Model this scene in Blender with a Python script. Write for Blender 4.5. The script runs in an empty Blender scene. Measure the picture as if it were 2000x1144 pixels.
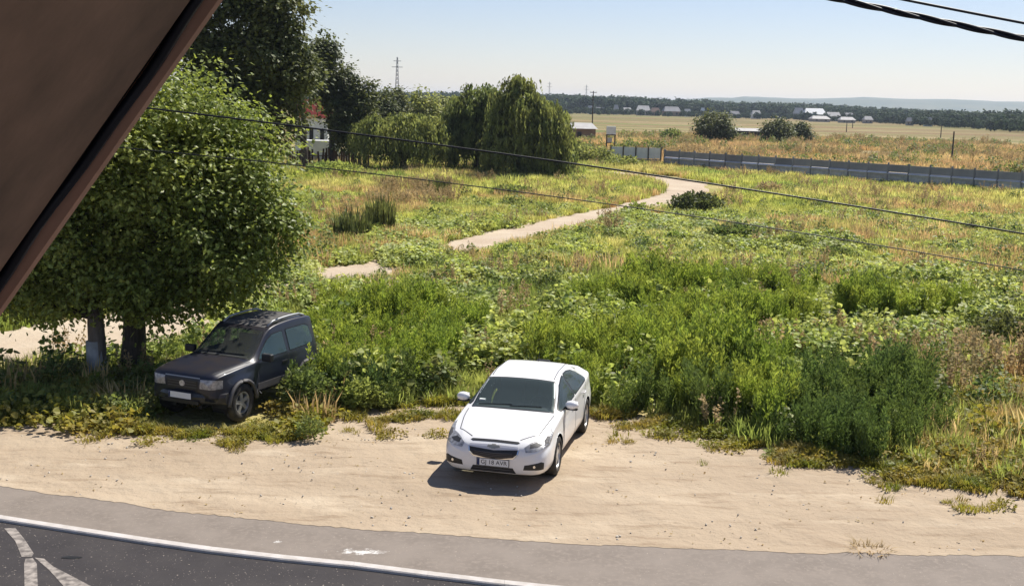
import bpy, bmesh, math, random
import numpy as np
from mathutils import Vector, Matrix
from mathutils.bvhtree import BVHTree
from mathutils.geometry import delaunay_2d_cdt
PI = math.pi; R = math.radians
random.seed(7); rng = np.random.default_rng(11)
sc = bpy.context.scene; col = sc.collection

# ------------------------------------------------------------ camera
FPX, CAMH, PITCH, ROLL = 2300.0, 6.098, 0.1594, 0.0259
cp, sp = math.cos(PITCH), math.sin(PITCH)
F_ = np.array([0, cp, -sp]); R0 = np.array([1., 0, 0]); U0 = np.cross(R0, F_)
R_ = R0*math.cos(ROLL)+U0*math.sin(ROLL); U_ = -R0*math.sin(ROLL)+U0*math.cos(ROLL)
CAM = np.array([0, 0, CAMH])
cd = bpy.data.cameras.new('camera'); co = bpy.data.objects.new('camera', cd); col.objects.link(co)
cd.sensor_width = 36; cd.lens = FPX/2000*36; cd.clip_start = .05; cd.clip_end = 20000
m = Matrix(((R_[0], U_[0], -F_[0], 0), (R_[1], U_[1], -F_[1], 0), (R_[2], U_[2], -F_[2], CAMH), (0, 0, 0, 1)))
co.matrix_world = m; sc.camera = co
def ray(u, v): return F_+R_*(u-1000)/FPX-U_*(v-572)/FPX
def gp(u, v, z=0.0):                       # ground point seen at photo pixel (surveying helper)
    d = ray(u, v); return CAM+d*((z-CAMH)/d[2])
def atd(u, v, Y):                          # point on that ray at distance Y down range
    d = ray(u, v); return CAM+d*(Y/d[1])
def foot(u, Y):                            # ground position at distance Y in that direction
    a, b = 0., 3000.
    p = None
    for _ in range(3):
        v = 230 if p is None else 572-FPX*((p-CAM)@U_)/((p-CAM)@F_)
        d = ray(u, v); p = CAM+d*(Y/d[1]); p[2] = 0
    return p

# ------------------------------------------------------------ light
SUN_AZ, SUN_EL = R(38), R(54)              # azimuth clockwise from +Y
w = bpy.data.worlds.new('World'); sc.world = w; w.use_nodes = True
nt = w.node_tree; bg = nt.nodes['Background']
sky = nt.nodes.new('ShaderNodeTexSky'); sky.sky_type = 'NISHITA'; sky.sun_disc = False
sky.sun_elevation = SUN_EL; sky.sun_rotation = SUN_AZ
sky.air_density = 1.0; sky.dust_density = 0.15; sky.ozone_density = 2.5; sky.altitude = 100
tn = nt.nodes.new('ShaderNodeMix'); tn.data_type = 'RGBA'; tn.blend_type = 'MULTIPLY'; tn.inputs[0].default_value = 1; tn.inputs[7].default_value = (1.06, .97, 1.06, 1)
nt.links.new(sky.outputs[0], tn.inputs[6]); nt.links.new(tn.outputs[2], bg.inputs[0]); bg.inputs[1].default_value = 0.068
sl = bpy.data.lights.new('sun', 'SUN'); so = bpy.data.objects.new('sun', sl); col.objects.link(so)
sl.energy = 4.9; sl.angle = R(.53); sl.color = (1, .95, .86)
sd = Vector((math.sin(SUN_AZ)*math.cos(SUN_EL), math.cos(SUN_AZ)*math.cos(SUN_EL), math.sin(SUN_EL)))
so.rotation_euler = sd.to_track_quat('Z', 'Y').to_euler(); so.location = (20, 20, 40)
sc.view_settings.view_transform = 'Standard'; sc.view_settings.look = 'None'
sc.view_settings.exposure = 0.60; sc.view_settings.gamma = 1; sc.view_settings.use_curve_mapping = False
sc.render.engine = 'CYCLES'
sc.cycles.max_bounces = 6; sc.cycles.diffuse_bounces = 3; sc.cycles.glossy_bounces = 3
sc.cycles.transmission_bounces = 4; sc.cycles.transparent_max_bounces = 8; sc.cycles.volume_bounces = 0
sc.cycles.caustics_reflective = False; sc.cycles.caustics_refractive = False

# ------------------------------------------------------------ helpers
def tag(o, label=None, cat=None, group=None, kind=None):
    if label: o['label'] = label
    if cat: o['category'] = cat
    if group: o['group'] = group
    if kind: o['kind'] = kind
    return o
def normF(F):
    if isinstance(F, np.ndarray): return [F] if F.ndim == 2 else [np.stack(list(F))]
    out = {}
    for f in F:
        f = np.asarray(f, int)
        if f.ndim == 1: f = f[None]
        out.setdefault(f.shape[1], []).append(f)
    return [np.concatenate(v) for v in out.values()]
def npmesh(name, V, F, smooth=False):
    """V (n,3); F list of (m,k) index arrays"""
    me = bpy.data.meshes.new(name)
    F = [np.asarray(f, np.int32) for f in normF(F)]
    me.vertices.add(len(V)); me.vertices.foreach_set('co', np.asarray(V, np.float32).ravel())
    nl = sum(f.size for f in F); npoly = sum(len(f) for f in F)
    me.loops.add(nl); me.polygons.add(npoly)
    me.loops.foreach_set('vertex_index', np.concatenate([f.ravel() for f in F]))
    tot = np.concatenate([np.full(len(f), f.shape[1], np.int32) for f in F])
    st = np.concatenate([[0], np.cumsum(tot)[:-1]]).astype(np.int32)
    me.polygons.foreach_set('loop_start', st); me.polygons.foreach_set('loop_total', tot)
    me.polygons.foreach_set('use_smooth', np.full(npoly, bool(smooth)))
    me.update(calc_edges=True); me.validate()
    return me
def obj(name, me, mat=None, parent=None, loc=None):
    o = bpy.data.objects.new(name, me); col.objects.link(o)
    if mat is not None and me is not None and not me.materials: me.materials.append(mat)
    if parent is not None: o.parent = parent
    if loc is not None: o.location = loc
    return o
def empty(name, loc=(0, 0, 0), rz=0):
    o = bpy.data.objects.new(name, None); col.objects.link(o); o.location = loc; o.rotation_euler = (0, 0, rz)
    o.empty_display_size = .3; return o
class MB:
    def __init__(s): s.V = []; s.F = {}; s.n = 0
    def add(s, V, F):
        V = np.asarray(V, float); s.V.append(V)
        for f in normF(F):
            s.F.setdefault(f.shape[1], []).append(f+s.n)
        s.n += len(V); return s
    def box(s, x0, x1, y0, y1, z0, z1, M=None):
        V = np.array([[x, y, z] for x in (x0, x1) for y in (y0, y1) for z in (z0, z1)], float)
        if M is not None: V = np.array([list(M@Vector(v)) for v in V])
        return s.add(V, [[0, 1, 3, 2], [4, 6, 7, 5], [0, 4, 5, 1], [2, 3, 7, 6], [0, 2, 6, 4], [1, 5, 7, 3]])
    def tube(s, P, r, n=8, cap=True):
        P = np.asarray(P, float); r = np.broadcast_to(np.asarray(r, float), (len(P),))
        T = np.gradient(P, axis=0); T /= np.linalg.norm(T, axis=1)[:, None]+1e-9
        ref = np.array([0, 0, 1.]) if abs(T[0][2]) < .9 else np.array([1., 0, 0])
        A = np.cross(T, ref); A /= np.linalg.norm(A, axis=1)[:, None]+1e-9; B = np.cross(T, A)
        a = np.arange(n)*2*PI/n
        V = P[:, None]+r[:, None, None]*(A[:, None]*np.cos(a)[None, :, None]+B[:, None]*np.sin(a)[None, :, None])
        k = len(P); i = np.arange(k-1)[:, None]*n; j = np.arange(n)[None]; j2 = (j+1) % n
        Q = np.stack([i+j, i+j2, i+n+j2, i+n+j], -1).reshape(-1, 4)
        s.add(V.reshape(-1, 3), Q)
        if cap:
            b = s.n-k*n
            s.F.setdefault(n, []).append(np.array([[b+q for q in range(n)][::-1], [b+(k-1)*n+q for q in range(n)]]))
        return s
    def lathe(s, prof, n=32, ax='y', c=(0, 0, 0)):   # prof: (axial, radius)
        a = np.arange(n)*2*PI/n; V = []
        for h, r in prof:
            if ax == 'y': V += [(c[0]+r*math.cos(t), c[1]+h, c[2]+r*math.sin(t)) for t in a]
            else: V += [(c[0]+r*math.cos(t), c[1]+r*math.sin(t), c[2]+h) for t in a]
        k = len(prof); i = np.arange(k-1)[:, None]*n; j = np.arange(n)[None]; j2 = (j+1) % n
        return s.add(V, np.stack([i+j, i+j2, i+n+j2, i+n+j], -1).reshape(-1, 4))
    def mesh(s, name='m', smooth=False):
        return npmesh(name, np.concatenate(s.V), [np.concatenate(f) for f in s.F.values()], smooth)
    def build(s, name, mat, parent=None, smooth=False, loc=None): return obj(name, s.mesh(name, smooth), mat, parent, loc)
def vnoise(x, y, sc_=1.0, seed=0):          # cheap smooth 2D noise 0..1
    r = np.random.default_rng(seed); x = np.asarray(x, float)/sc_; y = np.asarray(y, float)/sc_; v = 0
    for k in range(6):
        a = r.uniform(0, 2*PI); f = r.uniform(.6, 1.9); v = v+np.sin(f*(x*math.cos(a)+y*math.sin(a))*2+r.uniform(0, 6.3)+1.3*np.sin((y*math.cos(a)-x*math.sin(a))*f))
    return np.clip(.5+v/6, 0, 1)
def inpoly(px, py, poly):
    poly = np.asarray(poly, float); ins = np.zeros(len(px), bool); j = len(poly)-1
    for i in range(len(poly)):
        xi, yi = poly[i]; xj, yj = poly[j]
        c = ((yi > py) != (yj > py)) & (px < (xj-xi)*(py-yi)/(yj-yi+1e-12)+xi); ins ^= c; j = i
    return ins

# ------------------------------------------------------------ materials
def mat(name, c1, c2=None, rough=.8, scale=3.0, detail=4, metal=0, spec=.3, bump=0, bscale=20, c3=None, scale2=.5, coat=0, objspace=True, stretch=None, dirt=None, dirt_amt=0, back=None, rand=0, dust=False):
    m = bpy.data.materials.new(name); m.use_nodes = True; n = m.node_tree.nodes; l = m.node_tree.links
    b = n['Principled BSDF']; b.inputs['Roughness'].default_value = rough; b.inputs['Metallic'].default_value = metal
    b.inputs['Specular IOR Level'].default_value = spec; b.inputs['Coat Weight'].default_value = coat
    tc = n.new('ShaderNodeTexCoord'); vec = tc.outputs['Object'] if objspace else n.new('ShaderNodeNewGeometry').outputs['Position']
    if stretch:
        mp = n.new('ShaderNodeMapping'); mp.inputs['Scale'].default_value = stretch; l.new(vec, mp.inputs[0]); vec = mp.outputs[0]
    cur = None
    def rgba(c): return (*c, 1)
    if c2 is None: b.inputs['Base Color'].default_value = rgba(c1)
    else:
        no = n.new('ShaderNodeTexNoise'); no.inputs['Scale'].default_value = scale; no.inputs['Detail'].default_value = detail
        l.new(vec, no.inputs[0])
        rp = n.new('ShaderNodeMapRange'); rp.inputs[1].default_value = .35; rp.inputs[2].default_value = .65; l.new(no.outputs[0], rp.inputs[0])
        mx = n.new('ShaderNodeMix'); mx.data_type = 'RGBA'; mx.inputs[6].default_value = rgba(c1); mx.inputs[7].default_value = rgba(c2)
        l.new(rp.outputs[0], mx.inputs[0]); cur = mx.outputs[2]
        if c3 is not None:
            no2 = n.new('ShaderNodeTexNoise'); no2.inputs['Scale'].default_value = scale2; no2.inputs['Detail'].default_value = 5; l.new(vec, no2.inputs[0])
            rp2 = n.new('ShaderNodeMapRange'); rp2.inputs[1].default_value = .48; rp2.inputs[2].default_value = .66; l.new(no2.outputs[0], rp2.inputs[0])
            mx2 = n.new('ShaderNodeMix'); mx2.data_type = 'RGBA'; l.new(rp2.outputs[0], mx2.inputs[0]); l.new(cur, mx2.inputs[6]); mx2.inputs[7].default_value = rgba(c3); cur = mx2.outputs[2]
    if dirt is not None:
        no = n.new('ShaderNodeTexNoise'); no.inputs['Scale'].default_value = 2.2; no.inputs['Detail'].default_value = 8; no.inputs['Roughness'].default_value = .7; l.new(vec, no.inputs[0])
        rp = n.new('ShaderNodeMapRange'); rp.inputs[1].default_value = .35; rp.inputs[2].default_value = .75; rp.inputs[4].default_value = dirt_amt; l.new(no.outputs[0], rp.inputs[0])
        mx = n.new('ShaderNodeMix'); mx.data_type = 'RGBA'; mx.inputs[7].default_value = rgba(dirt)
        if dust:                                   # settled dust lies on what faces up
            gg = n.new('ShaderNodeNewGeometry'); sz = n.new('ShaderNodeSeparateXYZ'); l.new(gg.outputs['Normal'], sz.inputs[0]); ml = n.new('ShaderNodeMath'); ml.operation = 'MULTIPLY'; ml.use_clamp = True; l.new(rp.outputs[0], ml.inputs[0]); l.new(sz.outputs[2], ml.inputs[1]); l.new(ml.outputs[0], mx.inputs[0])
        else: l.new(rp.outputs[0], mx.inputs[0])
        if cur is not None: l.new(cur, mx.inputs[6])
        else: mx.inputs[6].default_value = rgba(c1)
        cur = mx.outputs[2]
    if rand:
        oi = n.new('ShaderNodeObjectInfo'); hs = n.new('ShaderNodeHueSaturation'); mr = n.new('ShaderNodeMapRange'); mr.inputs[3].default_value = 1-rand; mr.inputs[4].default_value = 1+rand
        l.new(oi.outputs['Random'], mr.inputs[0]); l.new(mr.outputs[0], hs.inputs['Value'])
        if cur is not None: l.new(cur, hs.inputs['Color'])
        else: hs.inputs['Color'].default_value = rgba(c1)
        cur = hs.outputs[0]
    if back is not None:
        g = n.new('ShaderNodeNewGeometry'); mx = n.new('ShaderNodeMix'); mx.data_type = 'RGBA'; l.new(g.outputs['Backfacing'], mx.inputs[0]); mx.inputs[7].default_value = rgba(back)
        if cur is not None: l.new(cur, mx.inputs[6])
        else: mx.inputs[6].default_value = rgba(c1)
        cur = mx.outputs[2]
    if cur is not None: l.new(cur, b.inputs['Base Color'])
    if bump:
        nb = n.new('ShaderNodeTexNoise'); nb.inputs['Scale'].default_value = bscale; nb.inputs['Detail'].default_value = 6; l.new(vec, nb.inputs[0])
        bp = n.new('ShaderNodeBump'); bp.inputs['Strength'].default_value = 1; bp.inputs['Distance'].default_value = bump; l.new(nb.outputs[0], bp.inputs['Height']); l.new(bp.outputs[0], b.inputs['Normal'])
    return m
def leafmat(name, c1, c2, c3=None, trans=.35, patch=.08, rough=.55, vary=.35, fine=9.0, spec=.25):
    """foliage: front colour varies per plant and in patches over the place, light passes through"""
    m = bpy.data.materials.new(name); m.use_nodes = True; n = m.node_tree.nodes; l = m.node_tree.links
    b = n['Principled BSDF']; out = n['Material Output']; b.inputs['Roughness'].default_value = rough; b.inputs['Specular IOR Level'].default_value = spec
    g = n.new('ShaderNodeNewGeometry')
    no = n.new('ShaderNodeTexNoise'); no.inputs['Scale'].default_value = patch; no.inputs['Detail'].default_value = 5; l.new(g.outputs['Position'], no.inputs[0])
    oi = n.new('ShaderNodeObjectInfo')
    n2 = n.new('ShaderNodeTexNoise'); n2.inputs['Scale'].default_value = fine; n2.inputs['Detail'].default_value = 1; l.new(g.outputs['Position'], n2.inputs[0])
    ad = n.new('ShaderNodeMath'); ad.operation = 'MULTIPLY_ADD'; l.new(oi.outputs['Random'], ad.inputs[0]); ad.inputs[1].default_value = .22; l.new(no.outputs[0], ad.inputs[2])
    mr = n.new('ShaderNodeMapRange'); mr.inputs[1].default_value = .48; mr.inputs[2].default_value = .74; l.new(ad.outputs[0], mr.inputs[0])
    mx = n.new('ShaderNodeMix'); mx.data_type = 'RGBA'; l.new(mr.outputs[0], mx.inputs[0]); mx.inputs[6].default_value = (*c1, 1); mx.inputs[7].default_value = (*c2, 1); cur = mx.outputs[2]
    if c3:
        n3 = n.new('ShaderNodeTexNoise'); n3.inputs['Scale'].default_value = patch*2.7; n3.inputs['Detail'].default_value = 4; l.new(g.outputs['Position'], n3.inputs[0])
        m3 = n.new('ShaderNodeMapRange'); m3.inputs[1].default_value = .52; m3.inputs[2].default_value = .68; l.new(n3.outputs[0], m3.inputs[0])
        x3 = n.new('ShaderNodeMix'); x3.data_type = 'RGBA'; l.new(m3.outputs[0], x3.inputs[0]); l.new(cur, x3.inputs[6]); x3.inputs[7].default_value = (*c3, 1); cur = x3.outputs[2]
    mv = n.new('ShaderNodeMapRange'); mv.inputs[1].default_value = .3; mv.inputs[2].default_value = .7; mv.inputs[3].default_value = 1-vary; mv.inputs[4].default_value = 1+vary; l.new(n2.outputs[0], mv.inputs[0])
    hs = n.new('ShaderNodeHueSaturation'); l.new(mv.outputs[0], hs.inputs['Value']); l.new(cur, hs.inputs['Color'])
    l.new(hs.outputs[0], b.inputs['Base Color'])
    tr = n.new('ShaderNodeBsdfTranslucent'); hs2 = n.new('ShaderNodeHueSaturation'); hs2.inputs['Saturation'].default_value = 1.1; hs2.inputs['Value'].default_value = 1.25; hs2.inputs['Hue'].default_value = .49
    l.new(hs.outputs[0], hs2.inputs['Color']); l.new(hs2.outputs[0], tr.inputs[0])
    ms = n.new('ShaderNodeMixShader'); ms.inputs[0].default_value = trans; l.new(b.outputs[0], ms.inputs[1]); l.new(tr.outputs[0], ms.inputs[2]); l.new(ms.outputs[0], out.inputs[0])
    return m
M = {}
M['bark'] = mat('bark', (.05, .04, .03), (.10, .08, .06), scale=6, stretch=(4, 4, .8), bump=.02, bscale=12)
M['bark_pale'] = mat('limewashed_bark', (.24, .20, .17), (.15, .12, .10), scale=3, stretch=(3, 3, .8), bump=.02, bscale=10)
M['concrete'] = mat('concrete', (.34, .33, .31), (.25, .24, .23), scale=4, bump=.004, bscale=60)
M['white'] = mat('white_paint', (.80, .80, .78), (.72, .72, .70), scale=2)
M['roofpale'] = mat('pale_roof', (.50, .49, .47), (.42, .40, .38), scale=.8)
M['wallpale'] = mat('pale_wall', (.36, .33, .29), (.28, .26, .23), scale=1)
M['wallbrown'] = mat('brown_wall', (.28, .19, .13), (.2, .14, .1), scale=1)
M['wood'] = mat('weathered_wood', (.20, .13, .09), (.13, .09, .06), scale=6, stretch=(1, 1, .3))
M['rust'] = mat('rusty_metal', (.2, .09, .05), (.12, .06, .04), scale=5)
M['redroof'] = mat('red_roof', (.42, .06, .045), (.3, .05, .04), scale=3)
M['dark'] = mat('dark_opening', (.03, .03, .032), rough=.6)
M['black'] = mat('black_plastic', (.012, .012, .013), rough=.45, spec=.5)
M['cable'] = mat('black_cable', (.012, .012, .016), rough=.5, spec=.4)
M['pole'] = mat('pole_wood', (.10, .085, .075), (.07, .06, .05), scale=3)
M['steel'] = mat('galvanised_steel', (.30, .31, .32), rough=.5, metal=.6)

# ------------------------------------------------------------ ground materials
def ground_mat():
    m = bpy.data.materials.new('field_ground'); m.use_nodes = True; n = m.node_tree.nodes; l = m.node_tree.links
    b = n['Principled BSDF']; b.inputs['Roughness'].default_value = .95; b.inputs['Specular IOR Level'].default_value = .1
    g = n.new('ShaderNodeNewGeometry'); pos = g.outputs['Position']
    def noise(s, st=(1, 1, 1), d=5, lo=.4, hi=.6):
        mp = n.new('ShaderNodeMapping'); mp.inputs['Scale'].default_value = st; l.new(pos, mp.inputs[0])
        no = n.new('ShaderNodeTexNoise'); no.inputs['Scale'].default_value = s; no.inputs['Detail'].default_value = d; l.new(mp.outputs[0], no.inputs[0])
        r = n.new('ShaderNodeMapRange'); r.inputs[1].default_value = lo; r.inputs[2].default_value = hi; l.new(no.outputs[0], r.inputs[0]); return r.outputs[0]
    def mix(f, a, c):
        x = n.new('ShaderNodeMix'); x.data_type = 'RGBA'
        if isinstance(f, float): x.inputs[0].default_value = f
        else: l.new(f, x.inputs[0])
        for i, q in ((6, a), (7, c)):
            if isinstance(q, tuple): x.inputs[i].default_value = (*q, 1)
            else: l.new(q, x.inputs[i])
        return x.outputs[2]
    near = mix(noise(.12), (.24, .24, .06), (.40, .33, .14))
    near = mix(noise(1.8, d=7, lo=.5, hi=.65), near, (.42, .34, .18))
    # far fields: crops and stubble in wide bands
    far = mix(noise(.02, (.12, 1, 1), 4, .42, .58), (.13, .165, .045), (.27, .18, .10))
    far = mix(noise(.035, (.12, 1, 1), 4, .50, .58), far, (.22, .12, .075))
    far = mix(noise(.05, (.1, 1, 1), 4, .55, .6), far, (.42, .33, .18))
    far = mix(noise(.6, (.3, 1, 1), 6, .3, .8), far, (.15, .15, .05))
    sx = n.new('ShaderNodeSeparateXYZ'); l.new(pos, sx.inputs[0])
    mr = n.new('ShaderNodeMapRange'); mr.inputs[1].default_value = 100; mr.inputs[2].default_value = 150; l.new(sx.outputs[1], mr.inputs[0])
    c = mix(mr.outputs[0], near, far); l.new(c, b.inputs['Base Color'])
    nb = n.new('ShaderNodeTexNoise'); nb.inputs['Scale'].default_value = 6; nb.inputs['Detail'].default_value = 6; l.new(pos, nb.inputs[0])
    bp = n.new('ShaderNodeBump'); bp.inputs['Distance'].default_value = .12; l.new(nb.outputs[0], bp.inputs['Height']); l.new(bp.outputs[0], b.inputs['Normal'])
    return m
def sand_mat(name, streak=1.0):
    m = bpy.data.materials.new(name); m.use_nodes = True; n = m.node_tree.nodes; l = m.node_tree.links
    b = n['Principled BSDF']; b.inputs['Roughness'].default_value = .95; b.inputs['Specular IOR Level'].default_value = .15
    g = n.new('ShaderNodeNewGeometry'); pos = g.outputs['Position']
    def noise(s, st=(1, 1, 1), d=5, lo=.4, hi=.6, ro=.5):
        mp = n.new('ShaderNodeMapping'); mp.inputs['Scale'].default_value = st; l.new(pos, mp.inputs[0])
        no = n.new('ShaderNodeTexNoise'); no.inputs['Scale'].default_value = s; no.inputs['Detail'].default_value = d; no.inputs['Roughness'].default_value = ro; l.new(mp.outputs[0], no.inputs[0])
        r = n.new('ShaderNodeMapRange'); r.inputs[1].default_value = lo; r.inputs[2].default_value = hi; l.new(no.outputs[0], r.inputs[0]); return r.outputs[0]
    def mix(f, a, c, k=1.0):
        x = n.new('ShaderNodeMix'); x.data_type = 'RGBA'
        if k != 1.0:
            mm = n.new('ShaderNodeMath'); mm.operation = 'MULTIPLY'; l.new(f, mm.inputs[0]); mm.inputs[1].default_value = k; f = mm.outputs[0]
        l.new(f, x.inputs[0])
        for i, q in ((6, a), (7, c)):
            if isinstance(q, tuple): x.inputs[i].default_value = (*q, 1)
            else: l.new(q, x.inputs[i])
        return x.outputs[2]
    c = mix(noise(.22, (.6, 1.2, 1), 6, .35, .65), (.40, .315, .225), (.33, .255, .18)) if streak > .9 else mix(noise(.3), (.50, .42, .32), (.44, .35, .26))
    c = mix(noise(.55, (.5, 1.4, 1), 6, .5, .72), c, (.45, .365, .265), .8)
    c = mix(noise(2.2, (.35, 1.8, 1), 8, .53, .68, .68), c, (.22, .155, .10), .75*streak)     # faint tyre-worn streaks
    c = mix(noise(.9, (.5, 1.2, 1), 7, .56, .70, .6), c, (.56, .47, .35), .6)
    c = mix(noise(9, (.5, 1.3, 1), 5, .62, .72, .6), c, (.18, .13, .085), .6*streak)
    c = mix(noise(45, (1, 1, 1), 3, .3, .7), c, (.36, .28, .19), .3)
    l.new(c, b.inputs['Base Color'])
    nb = n.new('ShaderNodeTexNoise'); nb.inputs['Scale'].default_value = 7; nb.inputs['Detail'].default_value = 8; nb.inputs['Roughness'].default_value = .6; l.new(pos, nb.inputs[0])
    bp = n.new('ShaderNodeBump'); bp.inputs['Distance'].default_value = .035; l.new(nb.outputs[0], bp.inputs['Height']); l.new(bp.outputs[0], b.inputs['Normal'])
    return m
def asphalt_mat(name, c1, c2, spill=None):
    m = mat(name, c1, c2, rough=.85, scale=1.6, objspace=False, bump=.004, bscale=90, c3=tuple(x*1.25 for x in c1), scale2=14)
    n = m.node_tree.nodes; l = m.node_tree.links; b = n['Principled BSDF']
    src = b.inputs['Base Color'].links[0].from_socket
    g = n.new('ShaderNodeNewGeometry')
    no = n.new('ShaderNodeTexNoise'); no.inputs['Scale'].default_value = 38; no.inputs['Detail'].default_value = 2; l.new(g.outputs['Position'], no.inputs[0])
    r = n.new('ShaderNodeMapRange'); r.inputs[1].default_value = .70; r.inputs[2].default_value = .74; l.new(no.outputs[0], r.inputs[0])
    x = n.new('ShaderNodeMix'); x.data_type = 'RGBA'; l.new(r.outputs[0], x.inputs[0]); l.new(src, x.inputs[6]); x.inputs[7].default_value = (.42, .36, .3, 1); cur = x.outputs[2]
    if spill is not None:
        for (px, py, rx, ry, th) in spill:
            mp = n.new('ShaderNodeMapping'); mp.inputs['Location'].default_value = (-px/rx, -py/ry, 0); mp.inputs['Scale'].default_value = (1/rx, 1/ry, 0); l.new(g.outputs['Position'], mp.inputs[0])
            ln = n.new('ShaderNodeVectorMath'); ln.operation = 'LENGTH'; l.new(mp.outputs[0], ln.inputs[0])
            ns = n.new('ShaderNodeTexNoise'); ns.inputs['Scale'].default_value = 9; ns.inputs['Detail'].default_value = 6; ns.inputs['Roughness'].default_value = .75; l.new(g.outputs['Position'], ns.inputs[0])
            a = n.new('ShaderNodeMath'); a.operation = 'MULTIPLY_ADD'; l.new(ln.outputs['Value'], a.inputs[0]); a.inputs[1].default_value = -.30; l.new(ns.outputs[0], a.inputs[2])
            r2 = n.new('ShaderNodeMapRange'); r2.inputs[1].default_value = th; r2.inputs[2].default_value = th+.13; l.new(a.outputs[0], r2.inputs[0])
            x2 = n.new('ShaderNodeMix'); x2.data_type = 'RGBA'; l.new(r2.outputs[0], x2.inputs[0]); l.new(cur, x2.inputs[6]); x2.inputs[7].default_value = (.62, .60, .57, 1); cur = x2.outputs[2]
    l.new(cur, b.inputs['Base Color'])
    return m
M['ground'] = ground_mat(); M['sand'] = sand_mat('dry_dirt'); M['track'] = sand_mat('dirt_track_soil', .5)

# ------------------------------------------------------------ pavement edge curve and the setting
K1 = np.array([(-300, 105), (-40, 27.6), (-20, 21.6), (-12, 19.0), (-7.9, 17.62), (-3.8, 16.44), (.09, 15.9), (3.67, 15.72), (7.3, 15.78), (12, 16.1), (40, 19.5), (300, 60)])
def k1(x):
    x = np.asarray(x, float); y = np.interp(x, K1[:, 0], K1[:, 1])
    return (y+np.interp(x-.8, K1[:, 0], K1[:, 1])+np.interp(x+.8, K1[:, 0], K1[:, 1]))/3
def near_noise(x, y): return vnoise(x, y, 3.2, 3)*.55+vnoise(x, y, .9, 4)*.25+vnoise(x, y, 9, 5)*.2
gx = np.unique(np.concatenate([np.linspace(-24, 24, 161), 24+np.geomspace(.5, 6000, 60), -24-np.geomspace(.5, 6000, 60)]))
go = np.concatenate([[0], np.linspace(.3, 60, 220), 60+np.geomspace(.6, 9000, 90)])
X, O = np.meshgrid(gx, go); Xc = np.clip(X, -300, 300); Y = k1(Xc)+O
Z = -.015-.10*near_noise(X, Y)*np.clip((O-3)/6, 0, 1)*(np.clip((400-Y)/200, 0, 1))
nx, ny = len(gx), len(go); i = np.arange(ny-1)[:, None]*nx; j = np.arange(nx-1)[None]
Q = np.stack([i+j, i+j+1, i+nx+j+1, i+nx+j], -1).reshape(-1, 4)
tag(obj('ground', npmesh('ground', np.stack([X, Y, Z], -1).reshape(-1, 3), Q, True), M['ground']), kind='structure')

LOT = np.array([(-60, 34), (-30, 27.5), (-16, 23.6), (-11.5, 22.0), (-9.5, 21.5), (-7.8, 21.2), (-5.9, 20.85), (-4.6, 20.75), (-3.75, 20.9), (-3.5, 22.5), (-2.2, 22.9), (-1, 23.2), (.4, 23.4), (1.8, 22.9), (2.9, 22.6), (3.3, 21.9), (4.65, 20.8), (6.6, 19.8), (8.5, 18.9), (12, 18.0), (20, 18.4), (60, 24)])
def lotfar(x): return np.interp(x, LOT[:, 0], LOT[:, 1])+.55*(vnoise(x, x*0, .7, 21)-.5)+.28*(vnoise(x, x*0, .18, 22)-.5)
lx = np.unique(np.concatenate([np.linspace(-12, 12, 300), np.linspace(-58, -12, 80), np.linspace(12, 58, 80)])); lt = np.linspace(0, 1, 60)
X, T = np.meshgrid(lx, lt); Y0 = k1(X)-.015-.10*np.clip(vnoise(X, X*0, .6, 33)-.4, 0, 1)-.05*vnoise(X, X*0, .12, 34); Y1 = lotfar(X)+.3; Y = Y0+(Y1-Y0)*T
rut = np.exp(-((Y-17.9-.05*X-.25*np.sin(X*.35))/.16)**2)+np.exp(-((Y-19.3-.08*X-.2*np.sin(X*.3+1))/.16)**2)
Z = .012+.030*(vnoise(X, Y, .8, 31)-.5)+.02*(vnoise(X, Y, .25, 32)-.5)-.014*rut
Z = np.maximum(Z*np.clip((Y-Y0)/.4, 0, 1)+.004, .002); Z = np.maximum(Z, .0265*np.clip(1-(Y-Y0)/.35, 0, 1)**.5); Z *= np.clip((1-T)*12, 0, 1); Z -= .012*(T > .999)
nx, ny = len(lx), len(lt); i = np.arange(ny-1)[:, None]*nx; j = np.arange(nx-1)[None]
Q = np.stack([i+j, i+j+1, i+nx+j+1, i+nx+j], -1).reshape(-1, 4)
tag(obj('dirt_lot', npmesh('dirt_lot', np.stack([X, Y, Z], -1).reshape(-1, 3), Q, True), M['sand']), kind='structure')

# dirt track winding off into the field: far edge / near edge pairs
TU = [(-500, 640), (0, 650), (110, 630), (230, 615), (420, 580), (560, 538), (620, 526), (700, 517), (748, 506), (860, 480), (960, 453), (1080, 428), (1190, 407), (1285, 384), (1306, 370), (1285, 354), (1200, 346), (1130, 339)]
TL = [(-500, 690), (0, 699), (170, 692), (330, 662), (480, 615), (590, 562), (650, 548), (722, 541), (800, 521), (900, 494), (1005, 466), (1105, 450), (1215, 418), (1340, 388), (1385, 372), (1372, 358), (1290, 343), (1140, 331)]
U3 = np.array([gp(*p)[:2] for p in TU]); L3 = np.array([gp(*p)[:2] for p in TL]); t = np.arange(len(U3)); tt = np.linspace(0, len(U3)-1, 400)
def smooth_interp(P):
    q = np.stack([np.interp(tt, t, P[:, k]) for k in (0, 1)], -1)
    for _ in range(8): q[1:-1] = (q[:-2]+2*q[1:-1]+q[2:])/4
    return q
U3, L3 = smooth_interp(U3), smooth_interp(L3)
wd = np.linalg.norm(U3-L3, axis=1)[:, None]; dr = (U3-L3)/wd
U3 = U3+dr*(.12+.35*(vnoise(tt*9, tt*0, 1, 41)-.5)+.0)[:, None]*np.clip(wd, .5, 2); L3 = L3-dr*(.02+.35*(vnoise(tt*9, tt*0, 1, 42)-.5))[:, None]*np.clip(wd, .5, 2)
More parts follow.
